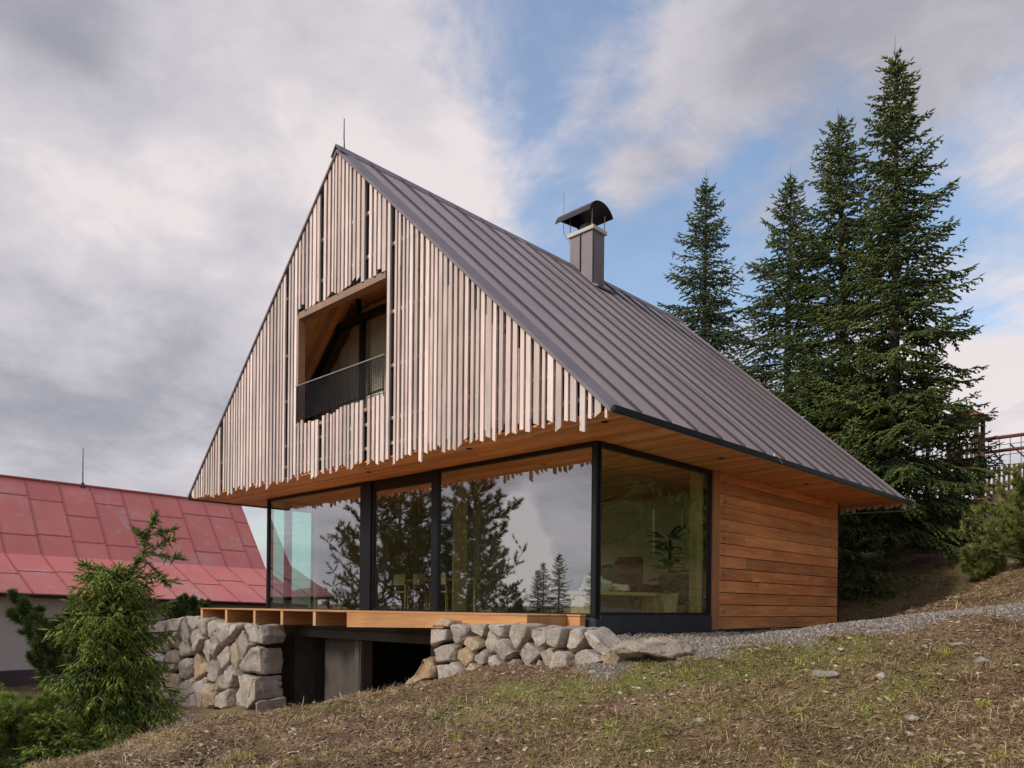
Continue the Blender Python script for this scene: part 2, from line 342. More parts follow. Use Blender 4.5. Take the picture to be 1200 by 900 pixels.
# ------------------------------------------------------------------ terrain
CP = np.array([
 (2.25,-4.14,-1.42),(-1.33,-7.6,-1.60),(6.15,-2.45,-1.07),(7.45,-9.5,-1.60),(4,-7,-1.57),(10,-6,-1.25),(12,0,.1),(14,-10,-1.4),
 (-.68,-2.8,-1.0),(-1.03,-4.53,-1.19),(-1.66,-5.83,-1.38),(-1.7,-7.1,-1.58),(.16,-1.99,-.78),(.99,-1.18,-.53),(2.24,.02,-.30),(3.68,.72,-.08),(5.38,1.67,.13),
 (8,3,.35),(0.0,-.2,-.36),(0,1.5,-.36),(0,3,-.37),(0,6,-.36),(0,9.6,-.36),(.8,10.8,-.3),(1.2,2,-.33),(1.3,5,-.30),(1.3,8,-.25),(1.0,.5,-.36),
 (2.05,7.49,-.02),(3.3,4.5,.02),(4.17,8.16,.55),(2.6,9.0,.35),(1.0,12.1,.45),(-1.12,12.78,.85),(.89,14.7,1.54),(1.24,17.84,2.16),(-.59,27.2,4.9),(-2.7,28,4.5),(3.2,11.4,1.03),(-.1,13.76,1.25),
 (8,12,1.9),(10,20,3.8),(-5,17.3,1.3),(-8.2,17,.9),(-10,12,-.4),(-6,11.5,0.),(12,6,1.3),(0,40,7),(10,38,8),(-20,30,1.5),(20,10,2.6),
 (-9.5,-.6,-2.22),(-6.5,-.4,-2.08),(-4.4,-.4,-1.98),(-7.7,-1.8,-2.2),(-5,-1.8,-2.0),(-3.2,-1.2,-1.6),(-2.8,-2.2,-1.30),(-10,-1.8,-2.35),(-12.5,-1.6,-2.55),
 (-4,-3.8,-1.85),(-6.5,-4,-2.15),(-9,-4.2,-2.35),(-3.8,-5.9,-1.95),(-3.3,-7.4,-2.0),(-5.5,-10,-2.4),(-14.5,-3,-2.5),(-17.5,0,-2.15),(-17.5,-8,-2.25),(-24,0,-2.3),
 (-13,3,-2.2),(-11.5,6,-1.6),(-15,10,-1.8),(-7.5,1.5,-2.25),(-7.5,4,-2.2),(-4.5,3,-2.1),(-3.,6.5,-1.3),(-8,8,-1.4),(-2,2,-.95),(-30,-20,-3.5),(0,-20,-2.2),(20,-20,-1.5),(-12,-18,-2.8),(-30,15,-2.5)], float)
def tps(r): return np.where(r > 0, r*r*np.log(np.maximum(r, 1e-9)), 0)
_d = np.linalg.norm(CP[:, None, :2]-CP[None, :, :2], axis=2); _n = len(CP)
_A = np.zeros((_n+3, _n+3)); _A[:_n, :_n] = tps(_d)+np.eye(_n)*.12; _A[:_n, _n] = 1; _A[:_n, _n+1:] = CP[:, :2]; _A[_n, :_n] = 1; _A[_n+1:, :_n] = CP[:, :2].T
_w = np.linalg.solve(_A, np.concatenate([CP[:, 2], np.zeros(3)]))
def vnoise(x, y, s, seed=0):
    x = np.asarray(x)/s; y = np.asarray(y)/s; xi = np.floor(x).astype(np.int64); yi = np.floor(y).astype(np.int64); fx = x-xi; fy = y-yi
    fx = fx*fx*(3-2*fx); fy = fy*fy*(3-2*fy)
    def h(a, b):
        q = (a*374761393+b*668265263+seed*974711+1013904223) & 0x7fffffff; q = ((q ^ (q >> 13))*1274126177) & 0x7fffffff; return ((q ^ (q >> 16)) & 0xffff)/65535.
    return (h(xi, yi)*(1-fx)+h(xi+1, yi)*fx)*(1-fy)+(h(xi, yi+1)*(1-fx)+h(xi+1, yi+1)*fx)*fy-.5
def gbase(x, y):
    x = np.atleast_1d(np.asarray(x, float)); y = np.atleast_1d(np.asarray(y, float)); out = np.zeros(x.shape)
    xf = x.ravel(); yf = y.ravel(); o = np.zeros(xf.shape)
    for i in range(0, len(xf), 20000):
        r = np.hypot(xf[i:i+20000, None]-CP[None, :, 0], yf[i:i+20000, None]-CP[None, :, 1])
        o[i:i+20000] = tps(r)@_w[:_n]+_w[_n]+_w[_n+1]*xf[i:i+20000]+_w[_n+2]*yf[i:i+20000]
    r = np.hypot(xf+2, yf-5); k = np.clip((r-28)/30, 0, 1); k = k*k*(3-2*k)
    far = np.clip(.14*yf+.05*xf, -6, 9)*np.clip(1.6-r/150, .0, 1)
    return (o*(1-k)+far*k).reshape(x.shape)
def gravel_mask(x, y):
    # distance above the line from the wall end to the rise on the right, fading at the bank behind
    a = np.array([.35, -2.25]); b = np.array([5.7, 1.45]); d = (b-a)/np.linalg.norm(b-a); n = np.array([-d[1], d[0]])
    s = (x-a[0])*n[0]+(y-a[1])*n[1]+vnoise(x, y, .9, 3)*.6+vnoise(x, y, .3, 4)*.5
    g = np.clip(s/.4+.5, 0, 1)
    g *= np.clip((x-.75)/.3+np.clip((y+1.0)/.2, 0, 3), 0, 1)
    g *= np.clip((7.6-(y+.55*np.maximum(x-1, 0)))/.5+vnoise(x, y, .6, 9), 0, 1)*np.clip((x+.3)/.2, 0, 1)
    s2 = np.clip((.9-np.abs(y+2.9+.10*(x+8)))/.5+vnoise(x, y, .7, 5), 0, 1)*np.clip((-4.6-x)/.8, 0, 1)*.8
    return np.maximum(g, s2)
def ground(x, y):
    z = gbase(x, y); g = gravel_mask(x, y)
    amp = np.clip(1.3-g, 0.25, 1)
    return z+amp*(vnoise(x, y, 2.6, 14)*.08+vnoise(x, y, 1.3, 1)*.13+vnoise(x, y, .5, 2)*.10+vnoise(x, y, .19, 6)*.045+vnoise(x, y, .07, 7)*.022)
def axis_pts(lo, hi, fine0, fine1, fstep, n):
    mid = list(np.arange(fine0, fine1, fstep)); a = []; x = fine0; s = fstep
    while x > lo: s *= n; x -= s; a.append(x)
    b = []; x = fine1; s = fstep
    while x < hi: b.append(x); s *= n; x += s
    return np.array(a[::-1]+mid+b)
gx = axis_pts(-600, 600, -4.5, 9., .05, 1.035); gy = axis_pts(-600, 700, -7.5, 4., .05, 1.035)
X, Y = np.meshgrid(gx, gy); Z = ground(X, Y); nx, ny = len(gx), len(gy)
idx = np.arange(nx*ny).reshape(ny, nx); Fq = np.stack([idx[:-1, :-1], idx[:-1, 1:], idx[1:, 1:], idx[1:, :-1]], -1).reshape(-1, 4)
me = npmesh('ground', np.stack([X, Y, Z], -1), Fq, None, True)
for nm, fn in (('gravel', gravel_mask(X, Y)),):
    a = me.attributes.new(nm, 'FLOAT', 'POINT'); a.data.foreach_set('value', fn.astype(np.float32).ravel())
def green_mask(x, y):
    a = np.array([.7, -2.5]); b = np.array([3.9, -.4]); ab = b-a; t = np.clip(((x-a[0])*ab[0]+(y-a[1])*ab[1])/(ab@ab), 0, 1)
    d = np.hypot(x-a[0]-t*ab[0], y-a[1]-t*ab[1]); g = np.clip(1.35-d/.6, 0, 1)*1.35
    for cx, cy, r, k in ((.2, -2.9, .45, .8), (1.3, -2.6, .5, .7), (3.9, -3.0, .35, .7), (5.0, -1.0, .5, .5), (3.0, -1.3, .45, .6), (-.7, -2.7, .5, .7), (2.9, -3.2, .5, .8), (3.3, -2.2, .45, .6), (4.4, -1.6, .6, .6), (-1.2, -4.4, .7, .45), (1.7, -3.1, .6, .5), (2.2, 12.5, 2.5, .45), (4.6, -.3, .7, .6), (.6, -3.6, .6, .4)):
        g = np.maximum(g, k*np.clip(1.2-np.hypot(x-cx, y-cy)/r, 0, 1))
    return np.clip(g*1.15+vnoise(x, y, .5, 11)*.9*(g > .02)+vnoise(x, y, .9, 12)*.7+vnoise(x, y, .25, 13)*.4, 0, 1)
a = me.attributes.new('green', 'FLOAT', 'POINT'); a.data.foreach_set('value', green_mask(X, Y).astype(np.float32).ravel())
def ground_mat():
    m, t = mat('ground_soil'); co = objco(t)
    gr = t.new('ShaderNodeAttribute', attribute_name='gravel').outputs['Fac']; gg = t.new('ShaderNodeAttribute', attribute_name='green').outputs['Fac']
    n1 = t.noise(co, 1.1, 6, .6); n2 = t.noise(co, 14, 8, .75, .6); n3 = t.noise(co, 55, 6, .75)
    dirt = t.ramp(n2, [(.3, (.060, .032, .022)), (.5, (.15, .085, .056)), (.68, (.31, .205, .14))])
    dry = t.ramp(n3, [(.32, (.13, .08, .04)), (.52, (.24, .165, .085)), (.7, (.38, .28, .15))])
    c = t.mix(t.map(t.math('ADD', t.math('MULTIPLY', n1, .7), t.math('MULTIPLY', n2, .3)), .42, .56), dirt, dry)
    grn = t.ramp(n3, [(.3, (.075, .085, .02)), (.7, (.25, .26, .07))]); c = t.mix(t.math('MULTIPLY', gg, .75), c, grn)
    vo = t.new('ShaderNodeTexVoronoi'); t.val(vo.inputs['Vector'], co); vo.inputs['Scale'].default_value = 38
    sep = t.new('ShaderNodeSeparateColor'); t.l.new(vo.outputs['Color'], sep.inputs[0])
    gc = t.ramp(sep.outputs[0], [(0, (.13, .105, .088)), (.5, (.25, .21, .18)), (1, (.38, .33, .285))])
    gc = t.mix(t.map(vo.outputs['Distance'], .35, .75, 0, .7), gc, (.07, .06, .055)); gc = t.mix(t.map(n1, .45, .65, 0, .35), gc, (.20, .155, .12))
    c = t.mix(gr, c, gc); t.val(t.b.inputs['Base Color'], c); t.b.inputs['Roughness'].default_value = .95; t.b.inputs['Specular IOR Level'].default_value = .2
    h = t.math('ADD', t.math('MULTIPLY', n2, .6), t.math('MULTIPLY', n3, .5)); bump(t, h, .8, .03); return m
tag(link('ground', me, ground_mat()), kind='structure')
def gz(x, y): return float(ground(np.array([x]), np.array([y]))[0])

# ------------------------------------------------------------------ HOUSE
WX = -10.31; E_ = 1.303; XR = -5.233; HR = 8.86; SL = .9256; YG = -1.31; YB = 10.77; XL = 2*XR-E_; D2 = 9.6; SOF = 2.75
def zr(x): return HR-SL*abs(x-XR)
house = empty('house', (0, 0, -.3), 'modern larch clad gabled house with steep brown metal roof and glass corner', 'house')
# roof --------------------------------------------------------------
m = MB(); sm = MB()
def slope_pts(xa, xb, y0, y1, ta, tb): return [(xa, y0, zr(xa)+ta), (xb, y0, zr(xb)+ta), (xb, y1, zr(xb)+ta), (xa, y1, zr(xa)+ta), (xa, y0, zr(xa)+tb), (xb, y0, zr(xb)+tb), (xb, y1, zr(xb)+tb), (xa, y1, zr(xa)+tb)]
ys = [-1.07]; y = -.64
while y < YB-.45: ys.append(y); y += .75
ys.append(YB-.24)
for side in (1, -1):
    xe = E_ if side > 0 else XL
    for a, b in zip(ys[:-1], ys[1:]): m.hexa(slope_pts(XR, xe, a, b, -.09, 0))
    for y in ys[1:-1]: sm.hexa(slope_pts(XR+.02*side, xe-.01*side, y-.013, y+.013, .001, .05), t=.2)
roof = m.build('roof', M['roof'], house); sm.build('standing_seam', M['seam'], roof)
m = MB()
for side in (1, -1):
    xe = E_ if side > 0 else XL
    for (ya, yb, lo, hi) in ((YG-.06, -1.075, -.10, .03), (YB+.03, YB-.235, -.09, .03)):
        # chamfered verge: low at the gable edge, high at the roof
        m.hexa([(XR, ya, zr(XR)+lo), (xe, ya, zr(xe)+lo), (xe, yb, zr(xe)-.09), (XR, yb, zr(XR)-.09),
                (XR, ya, zr(XR)-.03), (xe, ya, zr(xe)-.03), (xe, yb, zr(xe)+hi), (XR, yb, zr(XR)+hi)])
each(m, 'verge_flashing', M['flash'], house, .006)
m = MB(); m.prism([(XR-.16, zr(XR-.16)+.02), (XR, HR+.06), (XR+.16, zr(XR+.16)+.02), (XR+.16, zr(XR+.16)+.004), (XR, HR+.02), (XR-.16, zr(XR-.16)+.004)], 'y', YG-.08, YB+.05)
m.build('ridge_cap', M['flash'], roof)
m = MB(); m.box(E_-.02, E_+.035, YG+.0, YB, 2.735, zr(E_)+.012); m.box(XL-.035, XL+.02, YG, YB, 2.715, zr(E_)+.012); each(m, 'eave_edge', M['black'], house)
# left/right verge boards behind the slats, dark
# soffit: boards running along x
m = MB(); y = YG+.03
while y < YB-.05:
    w = .118; x = XL+.03
    while x < E_-.03:
        L = random.uniform(2.2, 4.5); x1 = min(x+L, E_-.03); m.box(x, x1-.003, y, min(y+w-.005, YB-.03), SOF, SOF+.03); x = x1
    y += w
soff = m.build('soffit', M['orange_x'], house)
m = MB(); m.box(XL+.05, E_-.05, YG+.05, YB-.05, SOF+.03, SOF+.06); m.build('ceiling_deck', M['dark'], house)
for px, py in ((550, 525.6), (709, 494), (845, 537), (945, 567), (432, 553)):
    p = onz(px, py, SOF); d = MB(); d.tube((p[0], p[1], SOF-.012), (p[0], p[1], SOF+.02), .05, n=16, t=.5); d.build('downlight', M['black'], soff)
# gable wall behind slats, with opening of the loggia
OX0, OX1, OZ0, OZ1 = -6.64, -3.66, 3.80, 6.02
m = MB(); yb0, yb1 = YG+.08, YG+.12
def gz_top(x): return zr(x)-.10
m.prism([(XL+.15, SOF+.03), (OX0, SOF+.03), (OX0, gz_top(OX0)), (XL+.15, gz_top(XL+.15))], 'y', yb0, yb1)
m.prism([(OX1, SOF+.03), (E_-.15, SOF+.03), (E_-.15, gz_top(E_-.15)), (OX1, gz_top(OX1))], 'y', yb0, yb1)
m.prism([(OX0+.001, SOF+.03), (OX1-.001, SOF+.03), (OX1-.001, OZ0-.12), (OX0+.001, OZ0-.12)], 'y', yb0, yb1)
m.prism([(OX0+.001, OZ1+.02), (OX1-.001, OZ1+.02), (OX1-.001, gz_top(OX1)), (XR, gz_top(XR)), (OX0+.001, gz_top(OX0))], 'y', yb0, yb1)
each(m, 'gable_wall', M['dark'], house)
m = MB()
for z in (2.98, 3.42, 4.35, 5.3, 6.5, 7.3):
    half = (HR-.12-z-.06)/SL
    for xa, xb in ((XR-half, XR+half),):
        if z > OZ0-.15 and z < OZ1: m.box(xa, OX0-.0, YG+.045, yb0, z, z+.055, .6); m.box(OX1, xb, YG+.045, yb0, z, z+.055, .6)
        else: m.box(xa, xb, YG+.045, yb0, z, z+.055, .6)
each(m, 'batten', M['slat'], house)
# slats
m = MB(); x = XL+.06; rs = random.Random(5); gaps = [-5.68, -4.22, -3.40, -6.98, -9.93]
def slat(m, x0, x1, zb, zt0, zt1, y0=YG-.03, y1=YG+.004, cut=None, tcut=None):
    c = rs.choice((-1, 1))*rs.uniform(.02, .05)*(x1-x0)/.08 if cut is None else cut; tc_ = 0 if tcut is None else tcut
    # bottom cut slanting in x
    t = rs.random()
    m.hexa([(x0, y0, zb-c/2), (x1, y0, zb+c/2), (x1, y1, zb+c/2+.03), (x0, y1, zb-c/2+.03), (x0, y0, zt0-tc_), (x1, y0, zt1+tc_), (x1, y1, zt1+tc_), (x0, y1, zt0-tc_)], t)
nslat = 0
while x < E_-.10:
    w = rs.choice((.055, .065, .075, .08, .09, .105)); g = rs.choice((.042, .05, .056, .066))
    hit = [q for q in gaps if x <= q+.02 < x+w+g+.03]
    if hit:
        gaps.remove(hit[0])
        lowz = 2.75; x += .10; continue
    x1 = min(x+w, E_-.07); zb = 2.715+rs.uniform(-.07, .07)-(.05 if x > -4 and rs.random() < .3 else 0)
    if rs.random() < .12: zb -= .08
    if x1 < XL+1.0: zb = max(zb, 2.72)
    t0, t1 = zr(x)-.105, zr(x1)-.105; inside = x1 > OX0-.02 and x < OX1-.05
    if inside:
        slat(m, x, x1, OZ1+.02+rs.uniform(-.02, .16), t0, t1)
        top = 3.80+.035*(x-OX0)+rs.uniform(-.05, .07); slat(m, x, x1, zb, top, top)
    else:
        if min(t0, t1) > zb+.03: slat(m, x, x1, zb, t0, t1)
    nslat += 1; x = x1+g
# recessed second layer on the right half
x = -3.1
while x < .3:
    w = rs.uniform(.06, .09); tz = min(zr(x)-.5, 5.0+rs.uniform(-.35, .35))
    if rs.random() < .8 and tz > 3.1: slat(m, x, x+w, 2.78+rs.uniform(-.03, .1), tz, tz, YG+.0, YG+.07)
    x += w+rs.uniform(.04, .14)
m.build('slat_cladding', M['slat'], house)
# loggia ------------------------------------------------------------
LB = -.10; lx = lambda z: -8.1+(z-5.25)/SL      # underside of the roof lining
m = MB(); ztop = 6.62
yy = YG+.13
while yy < LB+.02:   # sloped lining boards running up; split into planks along y
    m.hexa([(lx(3.6), yy, 3.6), (lx(ztop), yy, ztop), (lx(ztop), min(yy+.14, LB+.04), ztop), (lx(3.6), min(yy+.14, LB+.04), 3.6),
            (lx(3.6)-.06, yy, 3.66), (lx(ztop)-.06, yy, ztop+.06), (lx(ztop)-.06, min(yy+.14, LB+.04), ztop+.06), (lx(3.6)-.06, min(yy+.14, LB+.04), 3.66)]); yy += .146
m.build('loggia_lining', M['lining'], house)
m = MB(); m.box(lx(ztop)+.01, -3.0, YG+.13, LB+.3, ztop, ztop+.05); m.box(-3.45, -3.40, YG+.13, LB+.3, 3.6, ztop-.005); each(m, 'loggia_ceiling', M['orange_x'], house)
one('loggia_floor', M['deck'], house, lx(3.6)-.0, -3.46, YG+.13, LB+.6, 3.52, 3.595)
m = MB()  # trim round the opening
m.box(OX0-.03, OX0+.05, YG-.03, YG+.125, OZ0-.06, OZ1); m.box(OX0+.052, OX1-.02, YG-.03, YG+.125, OZ1-.09, OZ1+.04); m.box(OX0+.052, OX1-.02, YG-.0, YG+.125, OZ0-.12, OZ0-.06)
each(m, 'opening_trim', M['trim'], house)
zh = 6.12
m = MB()
fr = .09
m.hexa([(lx(3.6)+.02, LB-.05, 3.6), (lx(zh)+.02, LB-.05, zh), (lx(zh)+.02, LB+.05, zh), (lx(3.6)+.02, LB+.05, 3.6),
        (lx(3.6)+.16, LB-.05, 3.6), (lx(zh)+.16, LB-.05, zh), (lx(zh)+.16, LB+.05, zh), (lx(3.6)+.16, LB+.05, 3.6)])
m.box(lx(zh), -3.46, LB-.06, LB+.06, zh-.0, zh+.13); m.box(-6.2, -6.08, LB-.045, LB+.045, 3.6, zh-.002)
m.box(-5.1, -4.94, LB-.055, LB+.055, 3.6, zh-.002); m.box(-6.35, -6.27, LB-.05, LB+.05, zh+.132, ztop); m.box(-9.0, -3.46, LB-.05, LB+.05, 3.6, 3.7)
lw = m.build('window', M['black'], house)
m = MB(); m.prism([(lx(3.65)+.1, 3.65), (-3.47, 3.65), (-3.47, ztop-.01), (lx(ztop-.01)+.1, ztop-.01)], 'y', LB+.0, LB+.012); m.build('pane', M['glass_clear'], lw)
m = MB()
for i in range(26):
    u = i/26; xa_ = -8.3+i*.185; m.add([(xa_, LB+.16+.03*(i % 2), 3.66), (xa_+.185, LB+.16+.03*((i+1) % 2), 3.66), (xa_+.185, LB+.16+.03*((i+1) % 2), min(6.5, max(3.7, 5.1+SL*(xa_+8.1)))), (xa_, LB+.16+.03*(i % 2), min(6.5, max(3.7, 5.1+SL*(xa_-.185+8.1))))], [(0, 1, 2, 3)], .5)
m.build('added_sheet', M['added_sheet'], house)  # pale folded sheet added behind the pane to lighten the dark loggia glass
# attic room behind it
m = MB(); m.prism([(-9.6, 3.60), (-.9, 3.60), (-5.2, 8.0)], 'y', 3.2, 3.25); m.build('attic_wall', M['interior_wall'], house)
one('upper_slab', M['dark'], house, XL+1.6, E_-1.6, LB+.65, 9.3, SOF+.09, 3.50)
# railing
zr1 = 4.56
m = MB(); m.path([(OX0+.01, YG-.03, 3.82), (OX0+.01, YG-.03, zr1-.01)], .02, 8, .5); m.path([(OX1-.04, YG-.03, 3.85), (OX1-.04, YG-.03, zr1-.01)], .012, 8, .5); m.path([(OX0+.03, YG-.02, 3.86), (OX1-.04, YG-.02, 3.98)], .012, 6, .5); rail = m.build('railing', M['black'], house)
m = MB(); m.path([(OX0+.02, YG-.06, zr1), (OX1, YG-.06, zr1)], .014, 8, .5); m.build('handrail', M['steel'], rail)
m = MB(); step = .055
zlo = lambda x: 3.84+.11*(x-OX0)/(OX1-OX0)
nxr = int((OX1-OX0-.1)/step)
for i in range(nxr+1):
    x = OX0+.06+i*step; m.box(x-.003, x+.003, YG-.045, YG-.038, zlo(x), zr1-.01, .5)
z = 3.90
while z < zr1-.01:
    m.box(OX0+.04, OX1-.05, YG-.037, YG-.033, z-.0045, z+.0045, .5); z += .042
m.build('mesh_panel', M['black'], rail)

# ground floor ------------------------------------------------------
m = MB(); m.box(WX+.0, 0, .02, D2, -.30, -.02); m.build('floor_slab', M['cdark'], house)
one('floor', M['interior_floor'], house, WX+.1, -.08, .10, D2-.1, -.018, 0.0)
def window(xa, xb, za, zb, axis, at_, frames, material, fw=.05, depth=.09, name='window'):
    f = MB()
    def bx(u0, u1, z0, z1, e0=-.045, e1=.045):
        if axis == 'x': f.box(u0, u1, at_+e0, at_+e1, z0, z1, .5)
        else: f.box(at_+e0, at_+e1, u0, u1, z0, z1, .5)
    l, r, b, t = frames
    bx(xa, xa+l, za, zb); bx(xb-r, xb, za, zb); bx(xa+l, xb-r, za, za+b); bx(xa+l, xb-r, zb-t, zb)
    e = f.build(name, M['black'], house, .004)
    g = MB()
    if axis == 'x': g.add([(xa+l-.005, at_-.004, za+b-.005), (xb-r+.005, at_-.004, za+b-.005), (xb-r+.005, at_-.004, zb-t+.005), (xa+l-.005, at_-.004, zb-t+.005)], [(0, 1, 2, 3)], .5)
    else: g.add([(at_+.004, xa+l-.005, za+b-.005), (at_+.004, xb-r+.005, za+b-.005), (at_+.004, xb-r+.005, zb-t+.005), (at_+.004, xa+l-.005, zb-t+.005)], [(0, 1, 2, 3)], .5)
    g.build('pane', material, e); return e
ZT = SOF-.004
window(WX+.0, -6.30, .0, ZT, 'x', .05, (.07, .02, .045, .06), M['glass'])
window(-5.94, -3.97, .0, ZT, 'x', .09, (.03, .02, .07, .22), M['glass'])
window(-3.79, -.06, .0, ZT, 'x', .05, (.02, .02, .045, .07), M['glass'])
m = MB(); m.box(-6.298, -5.942, .0, .14, 0, ZT); m.box(-3.968, -3.792, .0, .12, 0, ZT); m.box(-.058, .02, .0, .075, -.02, ZT) ; each(m, 'mullion', M['black'], house, .004)
window(.078, 3.50, .02, ZT, 'y', -.0, (.03, .03, .045, .09), M['glass_side'])
window(.12, 1.28, .0, ZT, 'y', WX+.05, (.02, .03, .045, .06), M['glass_teal'])
one('mullion', M['black'], house, WX+.0, WX+.12, .48, .64, .05, ZT-.06)
# facade blind box line under the soffit
m = MB(); m.box(.0, .06, .10, 3.505, -.30, .018); m.box(-.10, .058, -.03, .098, -.34, -.055); m.box(-.02, .04, 3.51, D2-.02, -.40, -.255)
each(m, 'plinth', M['plinth'], house, .005)
# wooden side wall
m = MB(); z = -.25; k = 0
while z < SOF-.02:
    h = .236; y = 3.74; 
    while y < D2:
        L = random.uniform(2.2, 5.9) if y > 3.75 else random.choice((random.uniform(1, 5), 5.9, 5.9))
        y1 = min(D2, y+L); 
        if D2-y1 < .8: y1 = D2
        m.box(-.05, .03+random.uniform(-.002, .002), y, y1-.002, z, min(z+h-(.014 if k < 7 else .008), SOF-.003)); y = y1
    z += h; k += 1
sw = m.build('side_wall', M['orange_y'], house, .003)
one('wall_core', M['dark'], house, -.14, -.052, 3.52, D2, -.29, SOF-.003)
m = MB(); m.box(-.06, .085, 3.507, 3.735, -.265, SOF-.003); m.build('wall_trim', M['orange_z'], house, .006)
m = MB(); m.box(-.012, .045, D2+.002, D2+.03, -.26, SOF-.01); m.build('corner_trim', M['black'], house)
# other outer walls
m = MB(); z = -.29
while z < SOF-.02:
    m.box(WX, -.10, D2-.05, D2, z, min(z+.228, SOF-.003)); z += .236
m.build('rear_wall', M['orange_x'], house)
one('west_wall', M['interior_wood'], house, WX, WX+.12, 1.285, D2-.06, 0.001, SOF-.003)
one('west_post', M['interior_wood'], house, WX+.13, WX+.33, 1.28, 1.48, 0.001, SOF-.003)
# inside
one('inner_wall', M['interior_wall'], house, -9.9, -.16, 5.9, 6.0, .001, SOF-.003)
m = MB(); m.box(-.30, -.13, 3.28, 3.46, 0.001, SOF-.003); m.box(-3.9, -3.7, .5, .7, .001, SOF-.003); each(m, 'timber_post', M['interior_wood'], house)
m = MB(); m.box(-6.6, -6.4, 3.6, 5.895, .001, SOF-.003); m.build('partition', M['interior_wall'], house)
# rear gable
m = MB(); m.prism([(XL+.15, SOF+.04), (E_-.15, SOF+.04), (XR, HR-.2)], 'y', YB-.2, YB-.12); m.build('rear_gable', M['dark'], house)
m = MB(); x = XL+.1
while x < E_-.1:
    zb = 2.68+rs.uniform(-.1, .06); slat(m, x, x+.08, zb, max(zr(x)-.12, zb+.05), max(zr(x+.08)-.12, zb+.05), YB-.11, YB-.02); x += .135
m.build('rear_slat_cladding', M['slat'], house)

# chimney -----------------------------------------------------------
cx0, cx1, cy0, cy1, czt = -5.40, -4.65, 5.76, 6.24, 9.66
m = MB(); m.box(cx0, cx1, cy0, cy1, 7.6, czt); ch = m.build('chimney', M['flash'], house, .008)
m = MB(); m.box((cx0+cx1)/2-.03, (cx0+cx1)/2-.005, cy0-.03, cy0-.001, 8.2, czt-.002); m.box(cx1+.001, cx1+.02, cy0-.02, cy0+.012, 8.2, czt-.002); each(m, 'seam', M['black'], ch)
m = MB()
def sk(xa, xb, ya, yb, t): m.hexa(slope_pts(xa, xb, ya, yb, .05, t))
sk(cx0-.1, cx1+.30, cy0-.16, cy1+.16, .10); m.build('apron_flashing', M['flash'], ch)
m = MB(); m.box(cx0-.05, cx1+.05, cy0-.05, cy1+.05, czt+.002, czt+.10); m.build('cap', M['cap'], ch, .006)
m = MB(); m.tube((-5.0, 6.0, czt+.10), (-5.0, 6.0, czt+.26), .17, .2, 16, .5); m.build('flue', M['cowl'], ch)
m = MB(); N = 16; yc = (cy0+cy1)/2; ra = .56
prev = None
for i in range(N):
    a0 = math.pi*(.05+.82*i/N); a1 = math.pi*(.05+.82*(i+1)/N)
    q = []
    for a, rr in ((a0, ra), (a1, ra), (a1, ra-.012), (a0, ra-.012)): q.append((yc-math.cos(a)*rr*.92, czt+.30+math.sin(a)*rr*.78))
    for xx in (cx0-.28, cx1+.16): pass
    m.prism(q, 'x', cx0-.28, cx1+.10)
m.prism([(yc-math.cos(a)*(ra-.013)*.92, czt+.30+math.sin(a)*(ra-.013)*.78) for a in np.linspace(math.pi*.05, math.pi*.87, 14)], 'x', cx0-.10, cx0-.08)  # end plate added to keep light out, so the cowl looks dark inside
m.build('cowl', M['cowl'], ch)
m = MB()
for xx in (cx0+.02, cx1-.02):
    for yy in (cy0-.02, cy1+.02): m.tube((xx, yy, czt+.1), (xx, yy+(.0), czt+.50), .012, n=6)
each(m, 'strut', M['steel'], ch)
m = MB(); m.tube((cx0-.22, cy0, czt+.2), (cx0-.22, cy0, 10.95), .008, n=6); m.tube((cx0-.22, cy0, czt+.22), (cx0-.02, cy0-.0, czt-.1), .008, n=6); m.build('lightning_rod', M['steel'], ch)
m = MB(); m.tube((XR, -1.2, HR+.02), (XR, -1.2, HR+.20), .022, .015, 8); m.tube((XR, -1.2, HR+.20), (XR, -1.2, HR+.62), .012, .008, 6); m.build('lightning_rod', M['cowl'], house)
# lightning cable on the roof, round the eave and down the wall
pts = []; yc_ = 3.48
for k in range(21):
    x = XR+.2+(E_-XR-.22)*k/20; pts.append((x, yc_, zr(x)+.055))
pts += [(E_+.07, 3.48, 2.80), (E_+.10, 3.52, 2.72), (E_+.05, 3.6, 2.68), (E_-.15, 3.72, 2.70), (.6, 3.95, 2.71), (.22, 4.02, 2.68), (.09, 4.02, 2.60), (.075, 4.0, 2.45)]
for z in np.linspace(2.4, -.26, 10): pts.append((.075, 3.98, z))
m = MB(); m.path(pts, .006, 6, .5)
for k in (20,): p = pts[k]; m.box(p[0]-.02, p[0]+.02, p[1]-.02, p[1]+.02, p[2]-.05, p[2]+.008, .5)
for z in (2.2, 1.5, .8, .1): m.box(.03, .085, 3.955, 4.005, z-.015, z+.015, .5)
pb = [(E_+.02, YB-.1, 2.86), (E_+.13, YB-.05, 2.80), (E_+.12, YB, 2.66), (E_-.1, YB+.02, 2.58), (.6, YB, 2.60), (-.4, YB, 2.62)]
m.build('lightning_cable', M['steel'], house); m = MB(); m.path(pb, .012, 6, .5); m.build('lightning_cable', M['steel'], house)

